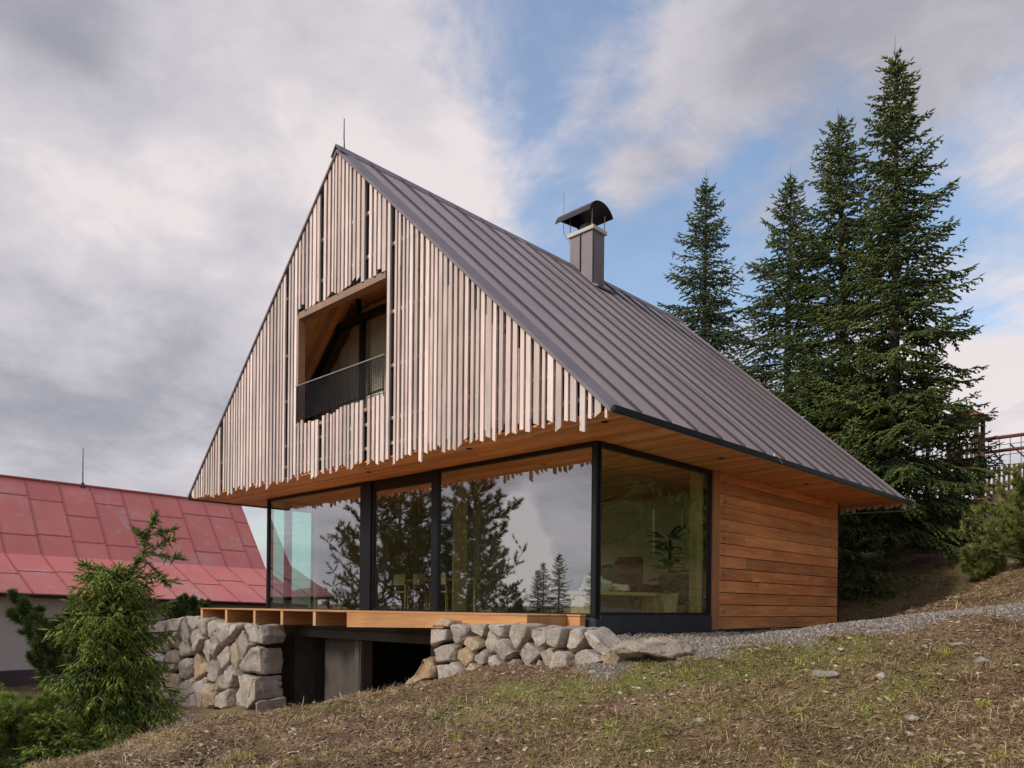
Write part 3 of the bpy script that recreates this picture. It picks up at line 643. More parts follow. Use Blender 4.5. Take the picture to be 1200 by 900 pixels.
# deck --------------------------------------------------------------
YD = -1.10; xb = float(ony(619, 720, YD)[0])
m = MB(); y = YD-.02
while y < -.08: m.box(-11.52, xb, y, min(y+.135, -.06), 0.0, .028); y += .141
deck = m.build('deck', M['deck'], house, .003)
jx = [ony(px, 720, YD)[0] for px in (235.5, 264, 297, 329, 367)]
m = MB(); md = MB()
for i, x in enumerate(jx):
    zb = -.335+.012*i; m.box(x, x+.10, YD-.006, YD+.012, zb, -.003); md.box(x, x+.10, YD+.014, -.03, zb, -.003)
each(m, 'joist_end', M['deck_end'], deck, .003); each(md, 'joist', M['deck_side'], deck)
m = MB(); xa = ony(408, 720, YD)[0]; xb = ony(619, 720, YD)[0]; xc = ony(691, 720, YD)[0]
m.hexa([(xa, YD-.03, -.285), (xb, YD-.03, -.19), (xb, YD+.015, -.19), (xa, YD+.015, -.285), (xa, YD-.03, -.003), (xb, YD-.03, -.003), (xb, YD+.015, -.003), (xa, YD+.015, -.003)])
m.box(xb+.002, -.12, -.20, -.062, -.155, -.004); m.box(xb+.004, -.10, -.215, -.062, -.002, .026); m.box(xb-.045, xb-.001, YD+.02, -.062, -.185, -.004)
each(m, 'fascia', M['deck'], deck, .004)
one('joist', M['deck_side'], deck, xa+.001, xa+.08, YD+.02, -.03, -.28, -.003)

# basement ----------------------------------------------------------
m = MB()
m.box(-9.95, -8.80, -.05, .5, -2.6, -.33); m.box(-6.46, -6.30, .0, .35, -2.6, -.62); m.box(-8.05, -6.46, .28, .45, -2.6, -.62)
m.box(-8.79, .0, -.02, .35, -.60, -.42); m.box(-3.2, -.3, .02, .3, -2.6, -.61); 
each(m, 'basement_wall', M['concrete'], house)
m = MB(); m.box(-8.79, -.3, .46, 3.9, -2.32, -2.25); m.box(-8.9, -.3, 3.9, 4.0, -2.6, -.31); m.box(-9.0, -8.81, .51, 4.0, -2.6, -.31); m.box(-.35, -.3, .36, 3.9, -2.6, -.31); m.box(-10.2, 0, -.0, .4, -.41, -.302)
each(m, 'basement_shell', M['cdark'], house)
m = MB(); m.box(-6.298, -6.275, .02, .10, -2.3, -.62); each(m, 'door_frame', M['steelgrey'], house)
m = MB(); m.box(-10.31, -9.96, -.02, .5, -2.6, -.31); m.box(-10.31, -10.2, .5, 9.5, -2.6, -.31); m.box(-.299, -.05, .1, 9.5, -1.5, -.301); each(m, 'foundation', M['cdark'], house)

# ------------------------------------------------------------------ NEIGHBOURING HOUSE
barn = empty('neighbour_house', (-20, -3, -2.2), 'old low house on the left with faded red sheet metal roof and grey walls', 'house')
Yb = 5.4; xs = (-17.28, -20.42, -22.52); zR = (.14, 1.49, 4.17); zL = (.38, 1.63, 4.28); YL = -3.4
def bz(i, y): return zR[i]+(zL[i]-zR[i])*(Yb-y)/(Yb-YL)
Ye = -6.4
m = MB(); sm = MB(); yy = Ye; ycol = []
while yy < Yb: ycol.append(yy); yy += 1.02
ycol.append(Yb)
def barnpt(i, f, y, up=0):  # along segment i (0 lower, 1 upper), fraction f from bottom
    return (xs[i]+(xs[i+1]-xs[i])*f, y, bz(i, y)+(bz(i+1, y)-bz(i, y))*f+up)
for ci, (a, b) in enumerate(zip(ycol[:-1], ycol[1:])):
    cuts = {0: [0, random.uniform(.35, .6), 1], 1: [0, random.uniform(.18, .38), random.uniform(.55, .8), 1]}
    for i in (0, 1):
        for f0, f1 in zip(cuts[i][:-1], cuts[i][1:]):
            m.hexa([barnpt(i, f0, a, -.03), barnpt(i, f1, a, -.03), barnpt(i, f1, b, -.03), barnpt(i, f0, b, -.03), barnpt(i, f0, a), barnpt(i, f1, a), barnpt(i, f1, b), barnpt(i, f0, b)])
            if f0 > 0 : sm.hexa([barnpt(i, f0-.006, a, .002), barnpt(i, f0+.006, a, .002), barnpt(i, f0+.006, b, .002), barnpt(i, f0-.006, b, .002), barnpt(i, f0-.006, a, .016), barnpt(i, f0+.006, a, .016), barnpt(i, f0+.006, b, .016), barnpt(i, f0-.006, b, .016)])
        sm.hexa([barnpt(i, 0, b-.012, .001), barnpt(i, 1, b-.012, .001), barnpt(i, 1, b+.012, .001), barnpt(i, 0, b+.012, .001), barnpt(i, 0, b-.012, .03), barnpt(i, 1, b-.012, .03), barnpt(i, 1, b+.012, .03), barnpt(i, 0, b+.012, .03)])
# far slope mirrored
def mir(p): return (2*xs[2]-p[0], p[1], p[2])
for i in (0, 1): m.hexa([mir(barnpt(i, 0, Ye, -.03)), mir(barnpt(i, 1, Ye, -.03)), mir(barnpt(i, 1, Yb, -.03)), mir(barnpt(i, 0, Yb, -.03)), mir(barnpt(i, 0, Ye)), mir(barnpt(i, 1, Ye)), mir(barnpt(i, 1, Yb)), mir(barnpt(i, 0, Yb))])
rf = m.build('roof', M['redroof'], barn); sm.build('standing_seam', M['redseam'], rf)
m = MB(); m.path([(xs[2], Ye, bz(2, Ye)+.02), (xs[2], Yb, bz(2, Yb)+.02)], .05, 8); m.build('ridge_cap', M['redseam'], rf)
m = MB(); 
m.hexa([(xs[0]-.05, Ye, bz(0, Ye)-.13), (xs[0]+.02, Ye, bz(0, Ye)-.13), (xs[0]+.02, Yb, bz(0, Yb)-.13), (xs[0]-.05, Yb, bz(0, Yb)-.13), (xs[0]-.05, Ye, bz(0, Ye)-.032), (xs[0]+.02, Ye, bz(0, Ye)-.032), (xs[0]+.02, Yb, bz(0, Yb)-.032), (xs[0]-.05, Yb, bz(0, Yb)-.032)])

m.build('eave_shade_board', M['dark'], barn)  # near-black strip along the eave, standing in for the eave shadow
m = MB(); m.hexa([(-26.8, Ye+.4, -1.8), (-17.75, Ye+.4, -1.8), (-17.75, Yb-.4, -1.8), (-26.8, Yb-.4, -1.8), (-26.8, Ye+.4, bz(0, Ye)+.1), (-17.75, Ye+.4, bz(0, Ye)+.12), (-17.75, Yb-.4, bz(0, Yb)+.12), (-26.8, Yb-.4, bz(0, Yb)+.1)]); m.prism([(-26.9, -.05), (-17.9, -.05), (-20.5, 1.3), (-22.52, 3.9), (-24.5, 1.3)], 'y', Yb-.42, Yb-.4); m.build('wall', M['plaster'], barn)
m = MB(); m.box(-26.8, -17.72, Ye+.38, Yb-.38, -2.9, -1.802); m.build('plinth', M['barnplinth'], barn)
m = MB(); ya = onx(97, 566, xs[2])[1]; m.tube((xs[2], ya, bz(2, ya)-.05), (xs[2], ya, bz(2, ya)+.12), .10, .05, 8); m.tube((xs[2], ya, bz(2, ya)), (xs[2], ya, bz(2, ya)+1.35), .022, .012, 8); m.build('lightning_rod', M['cowl'], barn)

# ------------------------------------------------------------------ STONES
def clip_poly(poly, p, n):
    out = []
    for i in range(len(poly)):
        a, b = poly[i], poly[(i+1) % len(poly)]; da = (a-p)@n; db = (b-p)@n
        if da <= 0: out.append(a)
        if da*db < 0: out.append(a+(b-a)*da/(da-db))
    return out
def in_tri_poly(poly, q):
    c = False; j = len(poly)-1
    for i in range(len(poly)):
        if (poly[i][1] > q[1]) != (poly[j][1] > q[1]) and q[0] < (poly[j][0]-poly[i][0])*(q[1]-poly[i][1])/(poly[j][1]-poly[i][1])+poly[i][0]: c = not c
        j = i
    return c
def rock_mesh(pts, seed, bev=.02, rough=.012, t=.5, cuts=2):
    bm = bmesh.new()
    for p in pts: bm.verts.new(p)
    r = bmesh.ops.convex_hull(bm, input=bm.verts[:]); 
    for v in [v for v in bm.verts if not v.link_faces]: bm.verts.remove(v)
    bmesh.ops.dissolve_limit(bm, angle_limit=R(14), verts=bm.verts[:], edges=bm.edges[:])
    try: bmesh.ops.bevel(bm, geom=bm.edges[:], offset=bev, segments=2, affect='EDGES', profile=.6, clamp_overlap=True)
    except Exception: pass
    bmesh.ops.triangulate(bm, faces=bm.faces[:])
    for _ in range(cuts):
        long = [e for e in bm.edges if e.calc_length() > .05]
        if long: bmesh.ops.subdivide_edges(bm, edges=long, cuts=1, use_grid_fill=True)
    bmesh.ops.triangulate(bm, faces=bm.faces[:]); bm.normal_update(); o = Vector((seed*3.7, seed*1.3, seed*.7))
    for v in bm.verts:
        d = noise.noise(v.co*3.2+o)*rough*2.2+noise.noise(v.co*9+o)*rough+noise.noise(v.co*24+o)*rough*.45
        v.co += v.normal*d
    for f in bm.faces: f.smooth = True
    me = bpy.data.meshes.new('stone'); bm.to_mesh(me); bm.free()
    a = me.attributes.new('tint', 'FLOAT', 'POINT'); a.data.foreach_set('value', np.full(len(me.vertices), t, dtype=np.float32)); return me
def stone_wall(name, label, seeds, outline, yf, depth, group=None):
    P = [np.array([ony(px, py, yf)[0], ony(px, py, yf)[2]]) for px, py, *_ in seeds]
    O = [np.array([ony(px, py, yf)[0], ony(px, py, yf)[2]]) for px, py in outline]
    cx = np.mean([p[0] for p in P]); e = empty(name, (float(cx), yf+depth/2, gz(cx, yf)), label, 'stone wall', group)
    B0 = np.min(O, 0)-.1; B1 = np.max(O, 0)+.1
    for i, p in enumerate(P):
        poly = [np.array([B0[0], B0[1]]), np.array([B1[0], B0[1]]), np.array([B1[0], B1[1]]), np.array([B0[0], B1[1]])]
        wi = seeds[i][3] if len(seeds[i]) > 3 else 0
        for j, q in enumerate(P):
            if i == j or np.linalg.norm(p-q) > 1.6: continue
            d = q-p; L = np.linalg.norm(d); mid = p+d*(.5+(wi-(seeds[j][3] if len(seeds[j]) > 3 else 0))*.5)
            poly = clip_poly(poly, mid, d/L)
        # clip with convexified outline edges near the cell
        for a, b in zip(O, O[1:]+O[:1]):
            n = np.array([-(b-a)[1], (b-a)[0]]); n = n/np.linalg.norm(n)
            if (p-a)@n > 0: n = -n
            mid_t = np.clip(((p-a)@(b-a))/((b-a)@(b-a)), 0, 1); near = a+(b-a)*mid_t
            if np.linalg.norm(p-near) < .55 and 0.0 <= mid_t <= 1.0:
                if mid_t in (0., 1.): continue
                poly = clip_poly(poly, near, n)
        if len(poly) < 3: continue
        c = np.mean(poly, 0); r = random.Random(i*13+len(name)); pts = []
        size = np.sqrt(abs(sum(poly[k][0]*poly[(k+1) % len(poly)][1]-poly[(k+1) % len(poly)][0]*poly[k][1] for k in range(len(poly))))/2)
        dense = []
        for k in range(len(poly)):
            a, b = poly[k], poly[(k+1) % len(poly)]; dense += [a, a+(b-a)*r.uniform(.35, .65)]
        tilt = np.array([r.uniform(-.13, .13), r.uniform(-.16, .10)]); fo = r.uniform(-.07, .07)
        for k, v in enumerate(dense):
            ins = .014; corner = r.uniform(.78, .95) if k % 2 == 0 else 1.0
            q = c+(v-c)*corner*(1-ins/max(np.linalg.norm(v-c), .05)); tl = (q-c)@tilt
            pts.append((q[0], yf+depth, q[1])); pts.append((q[0], yf+.10+fo+tl+r.uniform(0, .05), q[1])); q1 = c+(q-c)*r.uniform(.88, .96); pts.append((q1[0], yf+.05+fo+tl+r.uniform(0, .03), q1[1]))
            q2 = c+(v-c)*r.uniform(.60, .86); tl = (q2-c)@tilt
            pts.append((q2[0], yf+fo+tl+r.uniform(-.02, .03), q2[1]))
        t = seeds[i][2] if len(seeds[i]) > 2 and seeds[i][2] is not None else r.uniform(.1, .72)
        me = rock_mesh(pts, i+len(name), min(.016, size*.035), .013+.016*min(size, .6), t)
        link('stone', me, M['stone'], e)
    lo_ = np.min(O, 0); hi_ = np.max(O, 0); one('rubble_core', M['dark'], e, float(lo_[0])+.3, float(hi_[0])-.12, yf+.24, yf+depth-.03, float(lo_[1])-.3, float(hi_[1])-(.42 if hi_[0] > -3 else .2))
    return e
S8 = lambda x, y: (460+x/3.333, 700+y/3.333)
rw = [((183, 92), .95), ((183, 140), .3), ((250, 140), .35), ((325, 130), .3), ((408, 122), .4), ((475, 148), .45), ((572, 155), .35), ((632, 150), .1), ((702, 170), .4), ((775, 150), .3), ((195, 222), .35),
      ((278, 237), .93), ((312, 182), .85), ((383, 172), .45), ((330, 246), .15), ((430, 210), .3), ((402, 258), .2), ((520, 227), .3), ((600, 238), .7), ((735, 245), .45),
      ((130, 305), 1.0), ((197, 292), .4), ((252, 300), .2), ((308, 288), .75), ((350, 305), .3), ((470, 288), .6), ((555, 282), .5), ((660, 262), .3), ((140, 345), .9), ((260, 345), .3), ((420, 320), .5)]
seeds = [(*S8(*p), t) for p, t in rw]
out = [S8(*p) for p in ((140, 112), (180, 80), (260, 98), (420, 100), (500, 98), (560, 112), (720, 112), (780, 135), (822, 180), (828, 215), (815, 255), (700, 310), (500, 345), (300, 380), (60, 385), (85, 300), (130, 235))]
stone_wall('stone_wall', 'dry stone retaining wall of pale grey blocks under the right end of the deck', seeds, out, -1.42, .5, 'dry stone retaining walls')
S7 = lambda x, y: (180+x/3.53, 690+y/3.53)
lwl = [((162, 130), .2), ((128, 185), .15), ((98, 150), .3), ((185, 193), .4), ((195, 155), .2), ((240, 162), .3), ((292, 172), .3), ((255, 210), .35), ((352, 215), .55), ((115, 247), .3), ((210, 265), .3), ((280, 290), .5), ((317, 270), .8),
       ((118, 320), .3), ((175, 342), .95), ((237, 350), .35), ((298, 347), .2), ((392, 320), .35), ((60, 300), .7), ((60, 395), .85), ((130, 422), .2), ((187, 410), .3), ((283, 397), .55), ((390, 397), .4), ((228, 440), .85), ((290, 452), .5), ((345, 462), .45), ((430, 440), .3),
       ((62, 200), .9), ((335, 148), .3), ((390, 148), .2), ((10, 220), .6), ((5, 310), .4), ((0, 400), .5), ((-50, 260), .3), ((-50, 350), .8), ((-55, 430), .4), ((60, 460), .3), ((140, 480), .5), ((440, 470), .6), ((-110, 300), .5), ((-110, 400), .4), ((20, 150), .5), ((-40, 180), .4)]
seeds = [(*S7(*p), t) for p, t in lwl]
out = [S7(*p) for p in ((-140, 180), (60, 120), (170, 108), (260, 135), (420, 140), (432, 200), (430, 400), (432, 500), (250, 500), (60, 510), (-140, 480))]
stone_wall('stone_wall', 'taller stone retaining wall of grey and tan blocks left of the basement pillar', seeds, out, -1.2, .62, 'dry stone retaining walls')
def boulder(name, label, c, r3, seed, t, rot=0, cat='boulder', group=None):
    r = random.Random(seed); pts = []
    for _ in range(26):
        v = Vector((r.gauss(0, 1), r.gauss(0, 1), r.gauss(0, 1))).normalized(); v = Vector((v.x*r3[0], v.y*r3[1], v.z*r3[2]))*r.uniform(.82, 1.08); v.rotate(Matrix.Rotation(rot, 3, 'Z')); pts.append(v)
    me = rock_mesh(pts, seed, min(r3)*.12, max(r3)*.05, t, 3 if max(r3) > .25 else 2); o = link(name, me, M['stone']); o.location = c
    return tag(o, label, cat, group)
def hit(px, py, d0=5, d1=30):
    r_ = ray(px, py); dd = np.linspace(d0, d1, 700); Q = CAM[None]+r_[None]*dd[:, None]; g_ = ground(Q[:, 0], Q[:, 1]); b_ = np.where(Q[:, 2] < g_)[0]
    return Q[b_[0]] if len(b_) else Q[-1]
def bon(px, py, d, dz=0): p = hit(px, py); return (p[0], p[1], gz(p[0], p[1])+dz)
boulder('boulder', 'tan and grey boulder half buried in gravel at the end of the retaining wall', bon(722, 772, 11.0, .03), (.24, .24, .19), 3, .92, .3)
boulder('boulder', 'long flat pale boulder half buried in gravel below the glass corner', bon(768, 772, 11.1, .09), (.62, .36, .20), 5, .66, .65)
boulder('boulder', 'small dark boulder between the wall and the long flat boulder', bon(703, 768, 11.0, .06), (.17, .15, .17), 8, .2)
k = 0
for px, py, d, r3, t, lab in ((968, 792, 8.6, (.19, .13, .055), .25, 'flat grey stone lying in the grass right of the gravel'), (1033, 796, 8.4, (.065, .06, .05), .8, 'small tan stone in the grass right of the flat grey stone'),
                         (820, 848, 7.6, (.08, .06, .04), .4, 'small grey stone on bare soil in the foreground'), (1068, 846, 7.1, (.10, .07, .035), .6, 'pale flat stone beside a grass tuft at the right'), (1150, 776, 8.6, (.08, .08, .06), .3, 'grey stone near the right edge of the slope'),
                         (1120, 757, 9.0, (.13, .06, .03), .7, 'thin pale slab of stone high on the right slope'), (695, 790, 9.8, (.10, .08, .04), .6, 'low pale stone in the grass in front of the retaining wall'), (985, 765, 9.2, (.07, .05, .035), .75, 'small pale stone close to the gravel edge')):
    r_ = ray(px, py); best = at(px, py, d)
    for dd in np.linspace(5, 13, 160):
        p = CAM+r_*dd
        if p[2] < gz(p[0], p[1]): best = p; break
    boulder('stone', lab, (best[0], best[1], gz(best[0], best[1])+r3[2]*.15), r3, 20+k, t*.5, k*.8, 'stone'); k += 1

# ------------------------------------------------------------------ VEGETATION
def frames(d):
    d = unit(d); ref = np.where(np.abs(d[:, 2:3]) < .9, np.array([[0, 0, 1.]]), np.array([[1., 0, 0]]))
    a = unit(np.cross(d, ref)); b = np.cross(d, a); return d, a, b
def tubes_np(P0, P1, R0, R1, n=5):
    d, a, b = frames(P1-P0); ang = np.arange(n)*2*np.pi/n; c = np.cos(ang)[None, :, None]; s = np.sin(ang)[None, :, None]
    ring = a[:, None]*c+b[:, None]*s; V = np.concatenate([P0[:, None]+ring*R0[:, None, None], P1[:, None]+ring*R1[:, None, None]], 1)
    base = (np.arange(len(P0))*2*n)[:, None, None]; i = np.arange(n); q = np.stack([i, (i+1) % n, n+(i+1) % n, n+i], 1)[None]
    return V.reshape(-1, 3), (base+q).reshape(-1, 4)
def spindles(P, D, L, Rr, T, g, needles=False):
    """shoots: closed slim double pyramids, or shoots with separate needles"""
    n = len(P); d, a, b = frames(D)
    if True:
        ph = g.random(n)*6.28; V = np.zeros((n, 5, 3)); V[:, 0] = P; V[:, 4] = P+d*L[:, None]
        for k in range(3):
            an = ph+k*2.094; V[:, 1+k] = P+d*(L*.42)[:, None]+(a*np.cos(an)[:, None]+b*np.sin(an)[:, None])*Rr[:, None]
        f = np.array([[0, 2, 1], [0, 3, 2], [0, 1, 3], [4, 1, 2], [4, 2, 3], [4, 3, 1]]); Fc = (np.arange(n)*5)[:, None, None]+f[None]
        core = (V.reshape(-1, 3), Fc.reshape(-1, 3), np.repeat(T, 5))
        if not needles: return core
        V[:, 1:4] = V[:, :1]+(V[:, 1:4]-V[:, :1])*1.0-(V[:, 1:4]-(P+d*(L*.42)[:, None])[:, None])*.55
        core = (V.reshape(-1, 3), Fc.reshape(-1, 3), np.repeat(T*.8, 5))
    K = 16; V = np.zeros((n, K, 3, 3)); TT = np.zeros((n, K, 3))
    for k in range(K):
        t = (k+.5)/K; an = g.random(n)*6.28; side = a*np.cos(an)[:, None]+b*np.sin(an)[:, None]
        p = P+d*(L*t)[:, None]; tip = p+(side*.85+d*.75)*(Rr*(1.1-.45*t))[:, None]; wv = np.cross(side, d)*(Rr*.17)[:, None]
        V[:, k, 0] = p-wv; V[:, k, 1] = p+wv; V[:, k, 2] = tip; TT[:, k] = np.clip(T+.12*(t-.5)+g.normal(0, .05, n), 0, 1)[:, None]
    return np.concatenate([core[0], V.reshape(-1, 3)]), np.concatenate([core[1], np.arange(n*K*3).reshape(-1, 3)+len(core[0])]), np.concatenate([core[2], TT.ravel()])
def spruce_geo(h, r, seed, expo=.68, shoot=.15, rad=.029, dens=1., needles=False, clear=.05, droop=.25, bare_top=.0, hang=0., cones=0, lean=(0, 0), whorl=.36, lop=None):
    g = np.random.default_rng(seed); P0 = []; P1 = []; R0 = []; R1 = []; SP = []; SD = []; SL_ = []; ST = []; cones_p = []
    nseg = 14; zt = np.linspace(0, h, nseg+1); wob = np.cumsum(g.normal(0, .012, (nseg+1, 2)), 0)*h/15
    def tr(z): f = z/h; return np.array([np.interp(z, zt, wob[:, 0])+lean[0]*f**2, np.interp(z, zt, wob[:, 1])+lean[1]*f**2, z])
    r0 = .0125*h+.02
    for i in range(nseg):
        P0.append(tr(zt[i])); P1.append(tr(zt[i+1])); R0.append(r0*(1-zt[i]/h)**.8+.008); R1.append(r0*(1-zt[i+1]/h)**.8+.006)
    z = h*clear; zs = []
    while z < h*.985: zs.append(z); z += whorl*g.uniform(.75, 1.25)*(1-.45*z/h)
    for z in zs:
        f = z/h; nb = int(g.integers(5, 8)); ph = g.random()*6.28
        Lb = r*((1-f)**expo)*.98+.06
        if f < .16: Lb *= .72+.28*f/.16
        for k in range(nb):
            az = ph+k*6.283/nb+g.normal(0, .22); L = Lb*g.uniform(.58, 1.22)
            if lop is not None: L *= 1+lop[1]*math.cos(az-lop[0])
            if g.random() < .07: L *= .5
            el0 = g.normal(.46, .14) if f > .8 else .30-.60*(1-f)+g.normal(0, .13)
            p = tr(z+g.uniform(-.08, .08)); u = np.array([math.cos(az), math.sin(az), 0]); ns = max(3, int(L/.22)); step = L/ns
            pts = [p]; el = el0
            for s in range(ns):
                q = s/ns; el = el0-droop*math.sin(q*2.6)*(1-.5*f)+.62*q*q*(.6 if f > .8 else 1); az2 = az+g.normal(0, .05)
                u = np.array([math.cos(az2), math.sin(az2), 0]); pts.append(pts[-1]+step*np.array([u[0]*math.cos(el), u[1]*math.cos(el), math.sin(el)]))
            pts = np.array(pts); rb = .006+.010*L
            for s in range(ns): P0.append(pts[s]); P1.append(pts[s+1]); R0.append(rb*(1-s/ns)+.003); R1.append(rb*(1-(s+1)/ns)+.003)
            btint = g.normal(.44, .15)
            # secondary twigs
            ntw = max(3, int(L/.085*dens)); side = 1
            for j in range(ntw):
                q = (j+.6)/ntw
                if q < .12 and L > 1: continue
                i0 = min(ns-1, int(q*ns)); pp = pts[i0]+(pts[i0+1]-pts[i0])*(q*ns-i0); dd = unit(pts[i0+1]-pts[i0]); side = -side
                lat = unit(np.cross(dd, [0, 0, 1.]))*side
                tl = (.50*L*(1-q)**.75+.08)*g.uniform(.6, 1.1) if L > .35 else .10
                tl = min(tl, .95); td = unit(dd*g.uniform(.7, 1.0)+lat*g.uniform(.6, 1.0)+np.array([0, 0, g.normal(-.12, .16)])); nt = max(1, int(tl/(shoot*.62)))
                tp = pp.copy(); stp = tl/nt
                for a in range(nt):
                    tq = (a+1)/nt; nd = unit(td+np.array([0, 0, -(.55+hang)*tq*(1-f*.6)-hang*.5])); np_ = tp+nd*stp
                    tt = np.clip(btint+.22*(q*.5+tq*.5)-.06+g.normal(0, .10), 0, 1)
                    if a == 0 and nt > 1: P0.append(tp); P1.append(tp+nd*tl*.55); R0.append(.004+.003*L); R1.append(.002)
                    SP.append(tp); SD.append(nd+g.normal(0, .12, 3)); SL_.append(shoot*g.uniform(.8, 1.25)); ST.append(tt)
                    for sg in (1, -1):
                        if g.random() < .82:
                            sdv = unit(nd*.8+np.cross(nd, [0, 0, 1.])*sg*g.uniform(.5, .9)+np.array([0, 0, g.normal(-.15, .22)])); SP.append(tp+nd*stp*g.random()); SD.append(sdv); SL_.append(shoot*g.uniform(.55, 1.0)); ST.append(np.clip(tt+.08, 0, 1))
                    tp = np_
            # shoots along branch and at its tip
            for s in range(ns):
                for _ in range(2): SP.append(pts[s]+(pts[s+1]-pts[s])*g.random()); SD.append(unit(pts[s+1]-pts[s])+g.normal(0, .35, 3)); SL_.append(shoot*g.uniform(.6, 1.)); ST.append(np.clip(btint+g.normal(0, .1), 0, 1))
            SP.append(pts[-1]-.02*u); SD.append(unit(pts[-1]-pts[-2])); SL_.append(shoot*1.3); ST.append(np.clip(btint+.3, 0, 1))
            if cones and f > .55 and g.random() < cones:
                for _ in range(int(g.integers(1, 4))): cones_p.append(pts[-1-int(g.integers(0, max(1, ns//2)))]+g.normal(0, .05, 3))
    top = tr(h)
    for s in range(int(7/dens)+8):
        zz = h*g.uniform(.93, 1.0); an = g.random()*6.28; SP.append(tr(zz)); SD.append([math.cos(an)*.7, math.sin(an)*.7, .8]); SL_.append(shoot); ST.append(.5)
    P0.append(top-[0, 0, .1]); P1.append(top+[0, 0, .35*min(1, h/8)]); R0.append(.010); R1.append(.003)
    wv, wf = tubes_np(np.array(P0), np.array(P1), np.array(R0), np.array(R1), 5)
    SP = np.array(SP); SD = unit(np.array(SD)); SL_ = np.array(SL_); ST = np.clip(np.array(ST), 0, 1)
    fv, ff, ft = spindles(SP, SD, SL_, (SL_*0+rad)*g.uniform(.8, 1.2, len(SP)), ST, g, needles)
    cg = None
    if len(cones_p):
        C_ = np.array(cones_p); n = len(C_); cg = spindles(C_, np.tile([[0, 0, -1.]], (n, 1))+g.normal(0, .1, (n, 3)), np.full(n, .15), np.full(n, .03), np.full(n, .5), g)
    return (wv, wf), (fv, ff, ft), cg
GEO = {}
def spruce(name, label, base, geo, matn, rot=0, scale=1, group=None, cat='tree'):
    e = empty(name, base, label, cat, group); e.rotation_euler = (0, 0, rot); e.scale = (scale,)*3
    (wv, wf), (fv, ff, ft), cg = geo if not isinstance(geo, str) else GEO[geo]['g']
    key = geo if isinstance(geo, str) else None
    if key and 'me' in GEO[key]: mw, mf, mc = GEO[key]['me']
    else:
        mw = npmesh('trunk', wv, wf, None, True); mf = npmesh('crown', fv, ff, ft); mc = None
        mw.materials.append(M['bark']); mf.materials.append(M[matn]); 
        if mc: mc.materials.append(M['cone'])
        if key: GEO[key]['me'] = (mw, mf, mc)
    link('trunk', mw, None, e, False); link('crown', mf, None, e, False)
    if cg:
        ncone = len(cg[0])//5; c0 = cg[0][:5]-cg[0][0]; cme = npmesh('cone', c0, cg[1][:6]); cme.materials.append(M['cone'])
        for i in range(min(ncone, 40)):
            o = bpy.data.objects.new('cone', cme); COL.objects.link(o); o.parent = e; o.location = cg[0][5*i]; o.rotation_euler = (0, 0, i)
    return e
def tree_at(px, ytop, d, r, seed, name, label, matn='needle', geo=None, **k):
    p = at(px, 700, d); top = at(px, ytop, d)[2]; z0 = gz(p[0], p[1])-.08
    return spruce(name, label, (p[0], p[1], z0), spruce_geo(top-z0-.3, r, seed, **k), matn)
G1 = 'tall spruces on the slope behind the house'
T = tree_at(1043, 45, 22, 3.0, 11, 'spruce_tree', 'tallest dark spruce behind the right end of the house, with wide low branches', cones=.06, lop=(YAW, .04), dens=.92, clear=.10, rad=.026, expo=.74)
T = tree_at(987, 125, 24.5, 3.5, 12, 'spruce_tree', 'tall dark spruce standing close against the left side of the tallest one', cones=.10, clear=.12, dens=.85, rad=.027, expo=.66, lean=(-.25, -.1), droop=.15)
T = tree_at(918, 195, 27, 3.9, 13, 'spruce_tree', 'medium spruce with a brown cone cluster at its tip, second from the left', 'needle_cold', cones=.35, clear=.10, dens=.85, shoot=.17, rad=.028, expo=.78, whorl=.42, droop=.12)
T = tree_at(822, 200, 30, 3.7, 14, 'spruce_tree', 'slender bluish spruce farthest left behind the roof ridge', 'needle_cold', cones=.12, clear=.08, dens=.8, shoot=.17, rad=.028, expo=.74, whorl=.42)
# lower spruces that fill the edge of the wood behind the house
for px, yt, d, r, seed, lab in ((1122, 470, 25.5, 2.0, 31, 'bushy lower spruce in front of the wooden play tower'), (945, 400, 30, 2.4, 32, 'dense lower spruce filling the gap behind the rear roof corner'), (1085, 400, 27, 2.4, 33, 'lower spruce half hidden behind the tallest spruce'), (1000, 480, 21, 1.6, 34, 'young spruce just behind the rear eave')):
    T = tree_at(px, yt, d, r, seed, 'spruce_tree', lab, clear=.06, dens=.7, shoot=.16)
T = None
